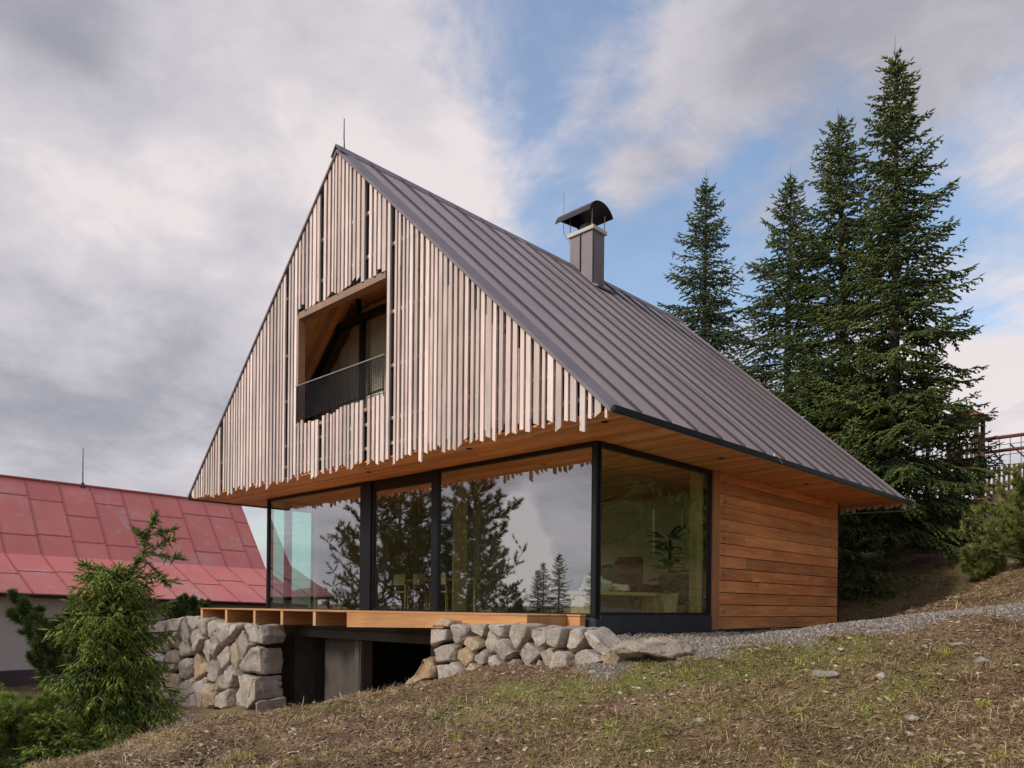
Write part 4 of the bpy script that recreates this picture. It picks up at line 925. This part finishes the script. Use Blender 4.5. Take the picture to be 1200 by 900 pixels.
# trees outside the frame to the right and behind the camera, seen in the glass
GEO['a'] = {'g': spruce_geo(13, 2.7, 51, shoot=.17, rad=.024, dens=.6)}
GEO['b'] = {'g': spruce_geo(9, 2.0, 52, shoot=.15, rad=.022, dens=.6, bare_top=0)}
k = 0
for x, y, s, key in ((6.4, 11.5, 1.05, 'a'), (9.2, 13.5, 1.1, 'a'), (11.5, 11., 1., 'a'), (8.8, 18, 1.15, 'a'), (12.5, 17, 1.1, 'a'), (14, 13, .9, 'a'), (6.8, 16., 1.0, 'a'), (15.5, 20, 1.2, 'a')):
    spruce('spruce_tree', 'dark spruce of the dense group outside the right edge', (x, y, gz(x, y)-.1), key, 'needle', k*1.3, s, 'spruces on the slope east of the house'); k += 1
def pine_geo(h, spread, seed, tufts=900, tl=.12, k=26, mult=False, w=.004):
    g = np.random.default_rng(seed); P0 = []; P1 = []; R0 = []; R1 = []; C_ = []; Dv = []; TT = []
    nst = 5 if mult else 1
    for s in range(nst):
        az = g.random()*6.28; lean = g.uniform(.15, .5) if mult else .03; hh = h*g.uniform(.7, 1) if mult else h
        p = np.array([0, 0, 0.]); n = 9; ends = [p]
        for i in range(n):
            p2 = p+np.array([math.cos(az)*lean, math.sin(az)*lean, 1.])*hh/n+g.normal(0, .02*hh, 3)*[1, 1, .3]; r = (.03*h**.8)*(1-i/n)/(2 if mult else 1)+.008
            P0.append(p); P1.append(p2); R0.append(r); R1.append(r*.88); p = p2; ends.append(p)
        nb = int(h*(7 if not mult else 9))+6
        for b in range(nb):
            f = g.uniform(.12 if not mult else .05, 1); i = min(n-1, int(f*n)); st = ends[i]+(ends[i+1]-ends[i])*(f*n-i); a = g.random()*6.28
            L = spread*(1-.62*f**1.6)*g.uniform(.5, 1.15)/(1.7 if mult else 1); q = st; el = g.uniform(-.05, .4); ns = 5
            for j in range(ns):
                el += .12; a += g.normal(0, .2); q2 = q+np.array([math.cos(a)*math.cos(el), math.sin(a)*math.cos(el), math.sin(el)])*L/ns
                P0.append(q); P1.append(q2); rr = (.012*L)*(1-j/ns)+.004; R0.append(rr); R1.append(rr*.85)
                for _ in range(3 if j > 0 else 1):
                    tw = unit((q2-q)+g.normal(0, .8*L/ns, 3)+[0, 0, .1]); l2 = L*g.uniform(.08, .26); e = q2+tw*l2; P0.append(q2); P1.append(e); R0.append(.006); R1.append(.004)
                    for m_ in range(3): C_.append(q2+(e-q2)*(m_+1)/3); Dv.append(unit(tw+np.array([0, 0, .35]))); TT.append(np.clip(.35+.3*g.random()+.25*(m_ == 2), 0, 1))
                q = q2
    C_ = np.array(C_); Dv = np.array(Dv); TT = np.array(TT); n = len(C_); V = np.zeros((n, k, 3, 3)); t2 = np.zeros((n, k, 3))
    for i in range(k):
        dv = unit(Dv+g.normal(0, .55, (n, 3))); sd = unit(np.cross(dv, g.normal(0, 1, (n, 3))))*w; p = C_-Dv*tl*g.random((n, 1))*.5
        V[:, i, 0] = p-sd; V[:, i, 1] = p+sd; V[:, i, 2] = p+dv*tl*g.uniform(.7, 1.1, (n, 1)); t2[:, i] = np.clip(TT+g.normal(0, .08, n), 0, 1)[:, None]
    wv, wf = tubes_np(np.array(P0), np.array(P1), np.array(R0), np.array(R1), 5)
    return (wv, wf), (V.reshape(-1, 3), np.arange(n*k*3).reshape(-1, 3), t2.ravel()), None
GEO['pine'] = {'g': pine_geo(8.5, 3.2, 61, tl=.22, k=18, w=.010)}
k = 0
for x, y, s in ((-15.6, -9.4, 1.0), (-17.4, -8.6, .85), (-14.6, -10.4, .80), (-21.5, -12.5, 1.1), (-13.3, -12.0, .42), (-16.5, -12.5, 1.0)):
    spruce('pine_tree', 'broad pine with open crown outside the left edge, mirrored in the front glass', (x, y, gz(x, y)-.1), 'pine', 'pine_needle', k*1.9, s, 'pines south-west of the house'); k += 1
for x, y, s in ((-12.85, -12.8, .46), (-12.2, -13.3, .53), (-11.2, -14.2, .50), (-12.6, -19.6, .45), (-19, -20, .6)):
    spruce('spruce_tree', 'small spruce outside the left edge, mirrored in the front glass', (x, y, gz(x, y)-.1), 'b', 'needle', k*1.7, s, 'young spruces south-west of the house'); k += 1
# near young spruce on the left with its bent leader
p = at(133, 700, 10.3); z0 = gz(p[0], p[1])-.05; htop = at(140, 668, 10.3)[2]-z0
e = spruce('young_spruce', 'bright green young spruce with a leader bent to the right, by the stone wall', (p[0], p[1], z0),
           spruce_geo(htop, .92, 71, expo=.42, shoot=.14, rad=.030, dens=1.8, needles=True, clear=.01, droop=.6, whorl=.10, hang=.5), 'needle_near')
# bent leader
g = np.random.default_rng(5); base = at(150, 672, 10.3); tipp = [at(168, 650, 10.25), at(172, 628, 10.25), at(182, 604, 10.25)]
pl = [base]+tipp; P0 = [at(133, 690, 10.3)]+pl[:-1]; P1 = pl; side = [(at(168, 650, 10.25), at(200, 632, 10.2)), (at(170, 648, 10.25), at(214, 655, 10.2)), (at(172, 628, 10.25), at(204, 620, 10.2)), (at(165, 652, 10.25), at(196, 684, 10.2)), (at(150, 668, 10.3), at(205, 682, 10.1)), (at(140, 676, 10.3), at(95, 660, 10.3)), (at(172, 636, 10.2), at(160, 622, 10.2))]
for a, b in side: P0.append(a); P1.append(b)
P0 = np.array(P0); P1 = np.array(P1); o_ = np.array([p[0], p[1], z0]); wv, wf = tubes_np(P0-o_, P1-o_, np.full(len(P0), .011), np.full(len(P0), .006), 6)
link('leader', npmesh('leader', wv, wf, None, True), M['twig'], e, False)
SP = []; SD = []
for a, b in zip(P0[1:], P1[1:]):
    for s in range(26):
        t = (s+.5)/26; SP.append(a+(b-a)*t-o_); SD.append(unit(b-a)+g.normal(0, .38, 3))
    for s in range(22):
        SP.append(a+(b-a)*g.uniform(.35, 1)-o_); SD.append(unit(b-a)*.6+g.normal(0, .6, 3))
SP = np.array(SP); n = len(SP); fv, ff, ft = spindles(SP, unit(np.array(SD)), g.uniform(.07, .14, n), np.full(n, .028), np.clip(g.normal(.3, .25, n), 0, 1), g, True)
link('crown', npmesh('crown', fv, ff, ft), M['needle_near'], e, False)
# bushes
def bush(name, label, px, d, geo, matn, scale=1, rot=0, dz=0, cat='bush'):
    p = at(px, 700, d); return spruce(name, label, (p[0], p[1], gz(p[0], p[1])-.05+dz), geo, matn, rot, scale, None, cat)
bush('pine_bush', 'low dark pine bush in the bottom left corner', 8, 8.9, pine_geo(1.0, 1.25, 81, tl=.09, k=34, mult=True, w=.0045), 'needle_near')
bush('pine_bush', 'small pale tipped pine sapling between the corner bush and the young spruce', 47, 9.6, pine_geo(.85, .42, 82, tl=.085, k=34, w=.004), 'pine_lime')
bush('spruce_bush', 'low spruce sprawling at the foot of the young spruce', 62, 8.9, spruce_geo(.6, .7, 83, shoot=.11, rad=.03, dens=1.5, needles=True, clear=.02, whorl=.10), 'needle_near')
bush('pine_tree', 'dark small pine behind the young spruce, against the grey wall', 103, 13.5, pine_geo(2.7, 1.0, 84, tl=.14, k=34, mult=True, w=.0085), 'pine_needle', cat='tree')
bush('shrub', 'dark green shrub showing above the left stone wall', 207, 23, pine_geo(2.6, 1.5, 85, tl=.14, k=30, mult=True, w=.009), 'pine_needle', cat='shrub')
bush('pine_bush', 'rounded yellow-green pine bush at the right edge below the picket fence', 1215, 17.5, pine_geo(1.8, 2.4, 86, tl=.14, k=26, mult=True, w=.007), 'pine_lime')
bush('pine_bush', 'small lime pine bush left of the rounded bush at the right edge', 1152, 19, pine_geo(1.0, .9, 87, tl=.13, k=26, mult=True, w=.007), 'pine_lime')

# ------------------------------------------------------------------ FENCE AND PLAYGROUND on the hill
f0 = at(1085, 592, 35.); f1 = at(1300, 560, 32.5); f0[2] = at(1100, 588, 34.8)[2]; dirf = (f1-f0); Lf = np.linalg.norm(dirf[:2]); uf = dirf/Lf
fence = empty('picket_fence', (f0[0], f0[1], gz(f0[0], f0[1])), 'brown wooden picket fence along the top of the slope at the right', 'fence')
mp = MB(); n = int(Lf/.19); nrm = np.array([-uf[1], uf[0]])
for i in range(n):
    c = f0+uf*(i*.19); h = 1.18+random.uniform(-.05, .05); w = .055*uf[:2]; t = .012*nrm; zb = c[2]+.02; zt = c[2]+h
    q = [(c[0]-w[0]-t[0], c[1]-w[1]-t[1]), (c[0]+w[0]-t[0], c[1]+w[1]-t[1]), (c[0]+w[0]+t[0], c[1]+w[1]+t[1]), (c[0]-w[0]+t[0], c[1]-w[1]+t[1])]
    mp.hexa([(*a, zb) for a in q]+[(*a, zt) for a in q])
mp.build('picket_panel', M['fence'], fence)
m = MB()
for dz in (.28, .92): m.hexa([(f0[0]+nrm[0]*a, f0[1]+nrm[1]*a, f0[2]+dz+b) if c == 0 else (f1[0]+nrm[0]*a, f1[1]+nrm[1]*a, f1[2]+dz+b) for (a, b, c) in ((.015, 0, 0), (.015, 0, 1), (.06, 0, 1), (.06, 0, 0), (.015, .09, 0), (.015, .09, 1), (.06, .09, 1), (.06, .09, 0))])
m.build('rail', M['fence'], fence)
i = 0
while i*2.2 < Lf:
    c = f0+uf*(i*2.2); m = MB(); m.box(c[0]-.06, c[0]+.06, c[1]+.07, c[1]+.19, min(c[2], gz(c[0], c[1]))-.6, c[2]+1.1); m.build('fence_post', M['fence'], fence); i += 1
# climbing frame: two red rails, net below
n0 = at(1146, 516, 36); n1 = at(1330, 492, 34.2)
net = empty('climbing_frame', (n0[0], n0[1], gz(n0[0], n0[1])), 'playground climbing net hung from two red-brown beams behind the picket fence', 'climbing frame')
lo = np.array([0, 0, -.62]); m = MB(); m.path([n0, n1], .085, 8); m.build('beam', M['rust'], net); m = MB(); m.path([n0+lo, n1+lo*1.0], .08, 8); m.build('beam', M['rust'], net)
m = MB(); un = (n1-n0)/14
for i in range(15): a = n0+un*i; m.path([a, a+[.02, 0, -3.]], .018, 4)
for j in range(6): dz = np.array([0, 0, -.35-.48*j]); m.path([n0+dz, n1+dz], .018, 4)
m.build('climbing_net', M['rope'], net)
m = MB(); 
for a, b in ((1, 5), (3, 8), (7, 11), (10, 13)): m.path([n0+un*a+lo*.6, n0+un*b+[0, 0, -2.9]], .04, 6)
m.build('brace', M['rope'], net)
m = MB()
for i in (0, 7, 14): a = n0+un*i; m.tube(a, (a[0], a[1], gz(a[0], a[1])-.3), .09, n=8)
m.build('frame_post', M['fence'], net)
tc_ = at(1132, 489, 35); tg = gz(tc_[0], tc_[1])
tower = empty('play_tower', (tc_[0], tc_[1], tg), 'wooden play tower with a small red-brown roof half hidden by the spruce', 'play tower')
for sx in (-.55, .55):
    for sy in (-.55, .55): m = MB(); m.box(tc_[0]+sx-.08, tc_[0]+sx+.08, tc_[1]+sy-.08, tc_[1]+sy+.08, tg-.3, tc_[2]-.1); m.build('tower_post', M['fence'], tower)
m = MB(); x, y, z = tc_; m.add([(x-.9, y-.9, z-.12), (x+.9, y-.9, z-.12), (x+.9, y+.9, z-.12), (x-.9, y+.9, z-.12), (x, y, z+.42)], [(0, 3, 2, 1), (0, 1, 4), (1, 2, 4), (2, 3, 4), (3, 0, 4)]); m.build('tower_roof', M['shingle'], tower)
m = MB(); m.box(x-.6, x+.6, y-.6, y+.6, z-2.2, z-2.1)
for i in range(7): m.box(x-.62+i*.19, x-.50+i*.19, y-.66, y-.63, z-2.2, z-1.3)
m.build('tower_floor', M['fence'], tower)

# ------------------------------------------------------------------ ROOM CONTENTS
def cushion(m, x0, x1, y0, y1, z0, z1, t=.5): m.box(x0, x1, y0, y1, z0, z1, t)
ar = empty('armchair', (-1.85, 3.1, 0), 'high backed brown leather armchair behind the side glass', 'armchair')
m = MB(); cushion(m, -2.2, -1.5, 2.75, 3.4, .28, .45); m.build('seat', M['fabric_brown'], ar, .05)
m = MB(); m.hexa([(-2.22, 3.32, .4), (-1.48, 3.32, .4), (-1.48, 3.50, .4), (-2.22, 3.50, .4), (-2.18, 3.46, 1.18), (-1.52, 3.46, 1.18), (-1.52, 3.60, 1.18), (-2.18, 3.60, 1.18)]); m.build('backrest', M['fabric_brown'], ar, .05)
for sx in (-2.3, -1.48): m = MB(); m.box(sx, sx+.08, 2.8, 3.45, .25, .62); m.build('armrest', M['fabric_brown'], ar, .03)
for sx in (-2.2, -1.52):
    for sy in (2.8, 3.35): m = MB(); m.tube((sx, sy, 0), (sx, sy, .28), .02); m.build('leg', M['black'], ar)
t2 = empty('armchair', (-1.85, 2.4, 0), 'teal upholstered armchair beside the brown armchair', 'armchair')
m = MB(); m.box(-2.2, -1.62, 2.1, 2.7, .25, .45); m.build('seat', M['fabric_teal'], t2, .05)
m = MB(); m.box(-2.2, -1.62, 2.71, 2.83, .3, .98); m.build('backrest', M['fabric_teal'], t2, .05)
m = MB(); m.box(-2.31, -2.21, 2.1, 2.8, .25, .66); m.box(-1.61, -1.51, 2.1, 2.8, .25, .66); each(m, 'armrest', M['fabric_teal'], t2, .03)
for sx in (-2.15, -1.65):
    for sy in (2.15, 2.65): m = MB(); m.tube((sx, sy, 0), (sx, sy, .25), .018); m.build('leg', M['black'], t2)
so = empty('sofa', (-1.5, 4.6, 0), 'long grey sofa against the inner wall', 'sofa')
m = MB(); m.box(-2.1, -.45, 4.2, 4.95, .2, .45); m.build('seat', M['fabric_grey'], so, .05); m = MB(); m.box(-2.1, -.45, 4.96, 5.15, .25, .88); m.build('backrest', M['fabric_grey'], so, .05)
m = MB(); m.box(-2.3, -2.11, 4.2, 5.15, .2, .65); m.build('armrest', M['fabric_grey'], so, .04)
for sx in (-2.2, -.55):
    for sy in (4.3, 5.0): m = MB(); m.box(sx-.03, sx+.03, sy-.03, sy+.03, 0, .2); m.build('leg', M['black'], so)
be = empty('bench', (-.55, 1.4, 0), 'low pale wooden bench along the side glass', 'bench')
m = MB(); m.box(-.95, -.5, .5, 2.7, .36, .42); m.build('seat', M['interior_wood'], be, .005)
for y in (.55, 2.55): m = MB(); m.box(-.93, -.52, y, y+.06, 0, .36); m.build('leg', M['interior_wood'], be)
m = MB(); m.box(-.9, -.86, .62, 2.54, .05, .35); m.build('drawer_front', M['fabric_grey'], be)
r_ = random.Random(4)
def blanket(c, rx, ry, rz, seed):
    bm = bmesh.new(); bmesh.ops.create_icosphere(bm, subdivisions=4, radius=1)
    for v in bm.verts:
        q = v.co.copy(); k_ = 1+.35*noise.noise(q*1.6+Vector((seed, 0, 0)))+.12*noise.noise(q*4+Vector((seed, 3, 0))); v.co = Vector((q.x*rx*k_, q.y*ry*k_, max(q.z, -.15)*rz*k_)); v.co += Vector(c)
    for f in bm.faces: f.smooth = True
    me = bpy.data.meshes.new('blanket'); bm.to_mesh(me); bm.free(); return me
tag(link('blanket', blanket((-.72, .95, .46), .2, .34, .22, 1), M['fabric_pale']), 'crumpled pale blanket at the corner end of the wooden bench', 'blanket')
tag(link('blanket', blanket((-.72, 1.62, .455), .2, .26, .12, 2), M['fabric_pale']), 'flatter folded pale blanket in the middle of the wooden bench', 'blanket')
pp = empty('potted_plant', (-.42, 2.75, 0), 'large leafy house plant in a pale pot behind the side glass', 'plant')
m = MB(); m.tube((-.42, 2.75, 0.), (-.42, 2.75, .42), .15, .2, 14); m.build('pot', M['pot'], pp, smooth=False)
m = MB(); m.tube((-.42, 2.75, .4), (-.40, 2.73, 1.45), .018, .01, 6); m.build('stem', M['bark'], pp)
m = MB()
for i in range(60):
    z = r_.uniform(.45, 1.5); a = r_.uniform(0, 6.28); L = r_.uniform(.2, .38); w = L*.55; c = Vector((-.42, 2.75, z)); d = Vector((math.cos(a), math.sin(a), r_.uniform(-.1, .7))).normalized(); s = d.cross(Vector((0, 0, 1))).normalized(); nn = s.cross(d)
    b = c+d*.08; pts = [b, b+d*L*.35+s*w*.5, b+d*L*.75+s*w*.42-nn*.01, b+d*L-nn*.06, b+d*L*.75-s*w*.42-nn*.01, b+d*L*.35-s*w*.5, b+d*L*.5+nn*.02]
    m.add(pts, [(0, 1, 6), (1, 2, 6), (2, 3, 6), (3, 4, 6), (4, 5, 6), (5, 0, 6)])
m.build('foliage', M['leafy'], pp)
for px, lab in ((766, 'left one of two thin white pendant tube lamps behind the side glass'), (799.5, 'right one of two thin white pendant tube lamps, next to the plant')):
    a = onx(px, 597, -.9); b = onx(px, 650, -.9); pe = empty('pendant_lamp', (a[0], a[1], SOF-.03), lab, 'pendant lamp')
    m = MB(); m.tube(a, b, .016, n=10, t=.5); m.build('lamp_tube', M['white'], pe); m = MB(); m.tube((a[0], a[1], a[2]+.003), (a[0], a[1], SOF-.002), .003, n=5, t=.5); m.build('cord', M['black'], pe)
pc = empty('wall_mirror', (-1.6, 5.88, 1.4), 'dark arched double frame hanging on the inner wall', 'mirror')
m = MB()
for cx in (-2.1, -1.45):
    a_ = [(cx-.27, 1.0), (cx-.27, 1.75)]+[(cx-.27*math.cos(q), 1.75+.27*math.sin(q)) for q in np.linspace(.2, 2.94, 8)]+[(cx+.27, 1.75), (cx+.27, 1.0)]
    m.path([(u, 5.87, v) for u, v in a_]+[(cx-.27, 5.87, 1.0)], .022, 6)
m.build('frame', M['black'], pc)
ta = empty('dining_table', (-6.2, 2.2, 0), 'long pale wooden dining table behind the front glass', 'table')
m = MB(); m.box(-7.2, -4.6, 1.8, 2.7, .71, .75); m.build('tabletop', M['interior_wood'], ta, .004)
for sx in (-7.1, -4.7):
    for sy in (1.87, 2.63): m = MB(); m.box(sx-.03, sx+.03, sy-.03, sy+.03, 0, .709); m.build('leg', M['interior_wood'], ta)
for i, (x, y, dr) in enumerate(((-6.6, 1.5, -1), (-5.9, 1.5, -1), (-5.2, 1.5, -1))):
    cc = empty('dining_chair', (x, y, 0), ('left', 'middle', 'right')[i]+' one of three plain wooden chairs in front of the dining table', 'chair', 'dining chairs')
    m = MB(); m.box(x-.2, x+.2, y-.2, y+.2, .43, .46); m.build('seat', M['interior_wood'], cc); m = MB(); m.box(x-.2, x+.2, y-.22, y-.20, .6, .85); m.build('backrest', M['interior_wood'], cc)
    for sx in (-.18, .18):
        for sy in (-.18, .18): m = MB(); m.tube((x+sx, y+sy, 0), (x+sx, y+sy, .43 if sy > 0 else .85), .014); m.build('leg', M['interior_wood'], cc)

# ------------------------------------------------------------------ GROUND COVER
def sample(n, seed, dmin=5.2, dmax=17, pmin=-80, pmax=1280, pw=1.0):
    g = np.random.default_rng(seed); u = g.random(n); d = dmin*(dmax/dmin)**(u**pw); px = g.uniform(pmin, pmax, n)
    a = (px-600)/F; return CAM[0]+(FW[0]+RT[0]*a)*d, CAM[1]+(FW[1]+RT[1]*a)*d, g
def inhouse(x, y): return (x < .12) & (x > -11) & (y > -1.15) & (y < 9.7)
def strips(name, label, matn, x, y, g, lmin, lmax, w, lie, cat, T=None, lift=.0):
    n = len(x); z = ground(x, y); az = g.random(n)*6.283; el = np.abs(g.normal(lie[0], lie[1], n)); L = g.uniform(lmin, lmax, n)
    u = np.stack([np.cos(az), np.sin(az), np.zeros(n)], 1); s = np.stack([-np.sin(az), np.cos(az), np.zeros(n)], 1)*(w*g.uniform(.6, 1.3, n))[:, None]
    P = np.stack([x, y, z+lift], 1); V = np.zeros((n, 6, 3)); cur = g.normal(0, .5, n)
    p1 = P+(u*np.cos(el)[:, None]+np.array([0, 0, 1])*np.sin(el)[:, None])*(L*.5)[:, None]; el2 = el-np.abs(g.normal(.4, .3, n)); az2 = az+cur
    u2 = np.stack([np.cos(az2), np.sin(az2), np.zeros(n)], 1); p2 = p1+(u2*np.cos(el2)[:, None]+np.array([0, 0, 1])*np.sin(el2)[:, None])*(L*.5)[:, None]
    p2[:, 2] = np.maximum(p2[:, 2], ground(p2[:, 0], p2[:, 1])+.003); p1[:, 2] = np.maximum(p1[:, 2], ground(p1[:, 0], p1[:, 1])+.004)
    tw = np.stack([np.zeros(n), np.zeros(n), g.normal(0, .5, n)*w], 1)
    V[:, 0] = P-s; V[:, 1] = P+s; V[:, 2] = p1+s*.9+tw; V[:, 3] = p1-s*.9-tw; V[:, 4] = p2+s*.35; V[:, 5] = p2-s*.35
    f = np.array([[0, 1, 2, 3], [3, 2, 4, 5]]); Fc = (np.arange(n)*6)[:, None, None]+f[None]; T = g.random(n) if T is None else T
    me = npmesh(name, V, Fc.reshape(-1, 4), np.repeat(np.clip(T, 0, 1), 6)); return tag(link(name, me, M[matn]), label, cat, kind='stuff')
x, y, g = sample(150000, 101); gm = gravel_mask(x, y); pat = vnoise(x, y, 1.1, 21)+vnoise(x, y, .35, 22)*.7
keep = (~inhouse(x, y)) & (gm < .25) & (g.random(len(x)) < np.clip(.58+pat*2.9, .02, 1)); x, y = x[keep], y[keep]
strips('dry_grass', 'flattened dry straw coloured grass covering the slope', 'drygrass', x, y, g, .04, .15, .0030, (.2, .34), 'grass', T=np.clip(.45+.5*(g.random(len(x))-.5)+vnoise(x, y, .8, 23)*.7, 0, 1))
x, y, g = sample(44000, 103, dmax=15); gm = gravel_mask(x, y); k_ = (~inhouse(x, y)) & (gm < .4); x, y = x[k_], y[k_]
strips('leaf_litter', 'brown bark chips, needles and dead leaves scattered over the soil', 'litter', x, y, g, .015, .055, .009, (.08, .2), 'litter')
x, y, g = sample(170000, 104, dmax=14); gm = green_mask(x, y)*(1-gravel_mask(x, y)); k_ = (~inhouse(x, y)) & (g.random(len(x)) < gm*1.2); x, y = x[k_], y[k_]
strips('green_grass', 'patches of fresh green grass and moss on the slope', 'greengrass', x, y, g, .02, .06, .0022, (.7, .35), 'grass')
# distinct tufts
x0, y0, g = sample(60, 105, dmin=5.3, dmax=9.5); xs_ = []; ys_ = []
for a, b in zip(x0, y0):
    k_ = int(g.integers(25, 70)); xs_.append(a+g.normal(0, .035, k_)); ys_.append(b+g.normal(0, .035, k_))
x = np.concatenate(xs_); y = np.concatenate(ys_); strips('grass_tufts', 'short pale and green grass tufts in the foreground', 'greengrass', x, y, g, .04, .12, .0026, (.9, .35), 'grass', T=np.clip(g.normal(.7, .3, len(x)), 0, 1))
# twigs
x, y, g = sample(420, 106, dmin=5.2, dmax=10); k_ = gravel_mask(x, y) < .3; x, y = x[k_], y[k_]; z = ground(x, y)+.012; az = g.random(len(x))*6.28; L = g.uniform(.08, .32, len(x))
P0 = np.stack([x, y, z], 1); Pm = P0+np.stack([np.cos(az), np.sin(az), g.uniform(0, .12, len(x))], 1)*(L*.5)[:, None]; az2 = az+g.normal(0, .4, len(x)); P1 = Pm+np.stack([np.cos(az2), np.sin(az2), g.uniform(-.1, .1, len(x))], 1)*(L*.5)[:, None]
v1, f1_ = tubes_np(np.concatenate([P0, Pm]), np.concatenate([Pm, P1]), np.full(2*len(x), .0035), np.full(2*len(x), .0025), 4)
tag(link('twigs', npmesh('twigs', v1, f1_), M['twig']), 'thin dead twigs lying over the foreground soil', 'twigs', kind='stuff')
# bigger dead leaves / bark flakes
def flakes(name, label, matn, x, y, g, smin, smax, cat, thick=.25, lift=0., T=None):
    n = len(x); z = ground(x, y)+lift; s = smin*(smax/smin)**(g.random(n)**1.6); V = np.zeros((n, 8, 3)); ct = np.array([[-1, -1, -1], [1, -1, -1], [1, 1, -1], [-1, 1, -1], [-1, -1, 1], [1, -1, 1], [1, 1, 1], [-1, 1, 1]], float)
    q = ct[None]*g.uniform(.6, 1.15, (n, 8, 3))*np.stack([s, s*g.uniform(.5, .95, n), s*thick*g.uniform(.6, 1.3, n)], 1)[:, None]
    q[:, 4:, :2] *= .72; az = g.random(n)*6.28; c, sn = np.cos(az)[:, None], np.sin(az)[:, None]; tl = g.normal(0, .3, n)[:, None]
    X_ = q[..., 0]*c-q[..., 1]*sn; Y_ = q[..., 0]*sn+q[..., 1]*c; Z_ = q[..., 2]+X_*tl
    V = np.stack([X_+x[:, None], Y_+y[:, None], Z_+(z+s*thick*.35)[:, None]], -1); Fc = (np.arange(n)*8)[:, None, None]+np.array(BOXF)[None]
    me = npmesh(name, V, Fc.reshape(-1, 4), np.repeat(g.random(n) if T is None else T, 8)); return tag(link(name, me, M[matn]), label, cat, kind='stuff')
x, y, g = sample(9500, 107, dmin=5.2, dmax=13); k_ = (gravel_mask(x, y) < .4) & ~inhouse(x, y); flakes('bark_chips', 'pale wood and bark flakes strewn over the slope', 'litter', x[k_], y[k_], g, .010, .052, 'bark chips', .18)
x, y, g = sample(7000, 109, dmin=5.2, dmax=13); k_ = (gravel_mask(x, y) < .4) & ~inhouse(x, y); flakes('soil_clods', 'small clods and grit in the bare soil', 'litter', x[k_], y[k_], g, .006, .022, 'soil', .7, T=g.random(k_.sum())*.5)
x, y, g = sample(230000, 108, dmin=8, dmax=24, pmin=150, pw=.7); gm = gravel_mask(x, y); k_ = (~inhouse(x, y)) & (g.random(len(x)) < gm*1.1); flakes('gravel', 'grey crushed stone gravel strip along the house', 'pebble', x[k_], y[k_], g, .007, .022, 'gravel', .7)
x, y, g = sample(1500, 111, dmin=5.2, dmax=11); k_ = (gravel_mask(x, y) < .4) & ~inhouse(x, y); x, y = x[k_], y[k_]
strips('dead_leaves', 'pale curled dead leaves lying on the slope', 'litter', x, y, g, .05, .11, .019, (.12, .22), 'leaves', T=np.clip(g.normal(.8, .2, len(x)), 0, 1), lift=.006)
x0, y0, g = sample(520, 112, dmin=5.3, dmax=11); xs_ = []; ys_ = []
for a, b in zip(x0, y0):
    k_ = int(g.integers(30, 90)); xs_.append(a+g.normal(0, .07, k_)); ys_.append(b+g.normal(0, .07, k_))
x = np.concatenate(xs_); y = np.concatenate(ys_); k_ = (gravel_mask(x, y) < .35) & ~inhouse(x, y); x, y = x[k_], y[k_]
strips('dry_grass_tufts', 'matted clumps of long straw coloured grass on the slope', 'drygrass', x, y, g, .06, .17, .0032, (.45, .35), 'grass', T=np.clip(g.normal(.65, .22, len(x)), 0, 1))
# loose heap of gravel against the wall
x = g.uniform(.05, .75, 9000); y = g.uniform(-.2, 9.6, 9000); hp = .05+.07*np.clip(vnoise(x, y, 1.2, 40)+.3, 0, 1); k_ = x > .1
flakes('gravel', 'coarse grey gravel heaped along the foot of the wooden wall', 'pebble', x[k_], y[k_], g, .014, .034, 'gravel', .8, lift=(hp*np.clip(1-x/.75, 0, 1)*g.random(9000))[k_])
x, y, g = sample(30000, 110, dmin=14, dmax=34, pmin=880, pmax=1260); k_ = (~inhouse(x, y)) & (gravel_mask(x, y) < .3); strips('dry_grass', 'matted dry grass on the bank behind the house', 'drygrass', x[k_], y[k_], g, .08, .22, .006, (.25, .3), 'grass')
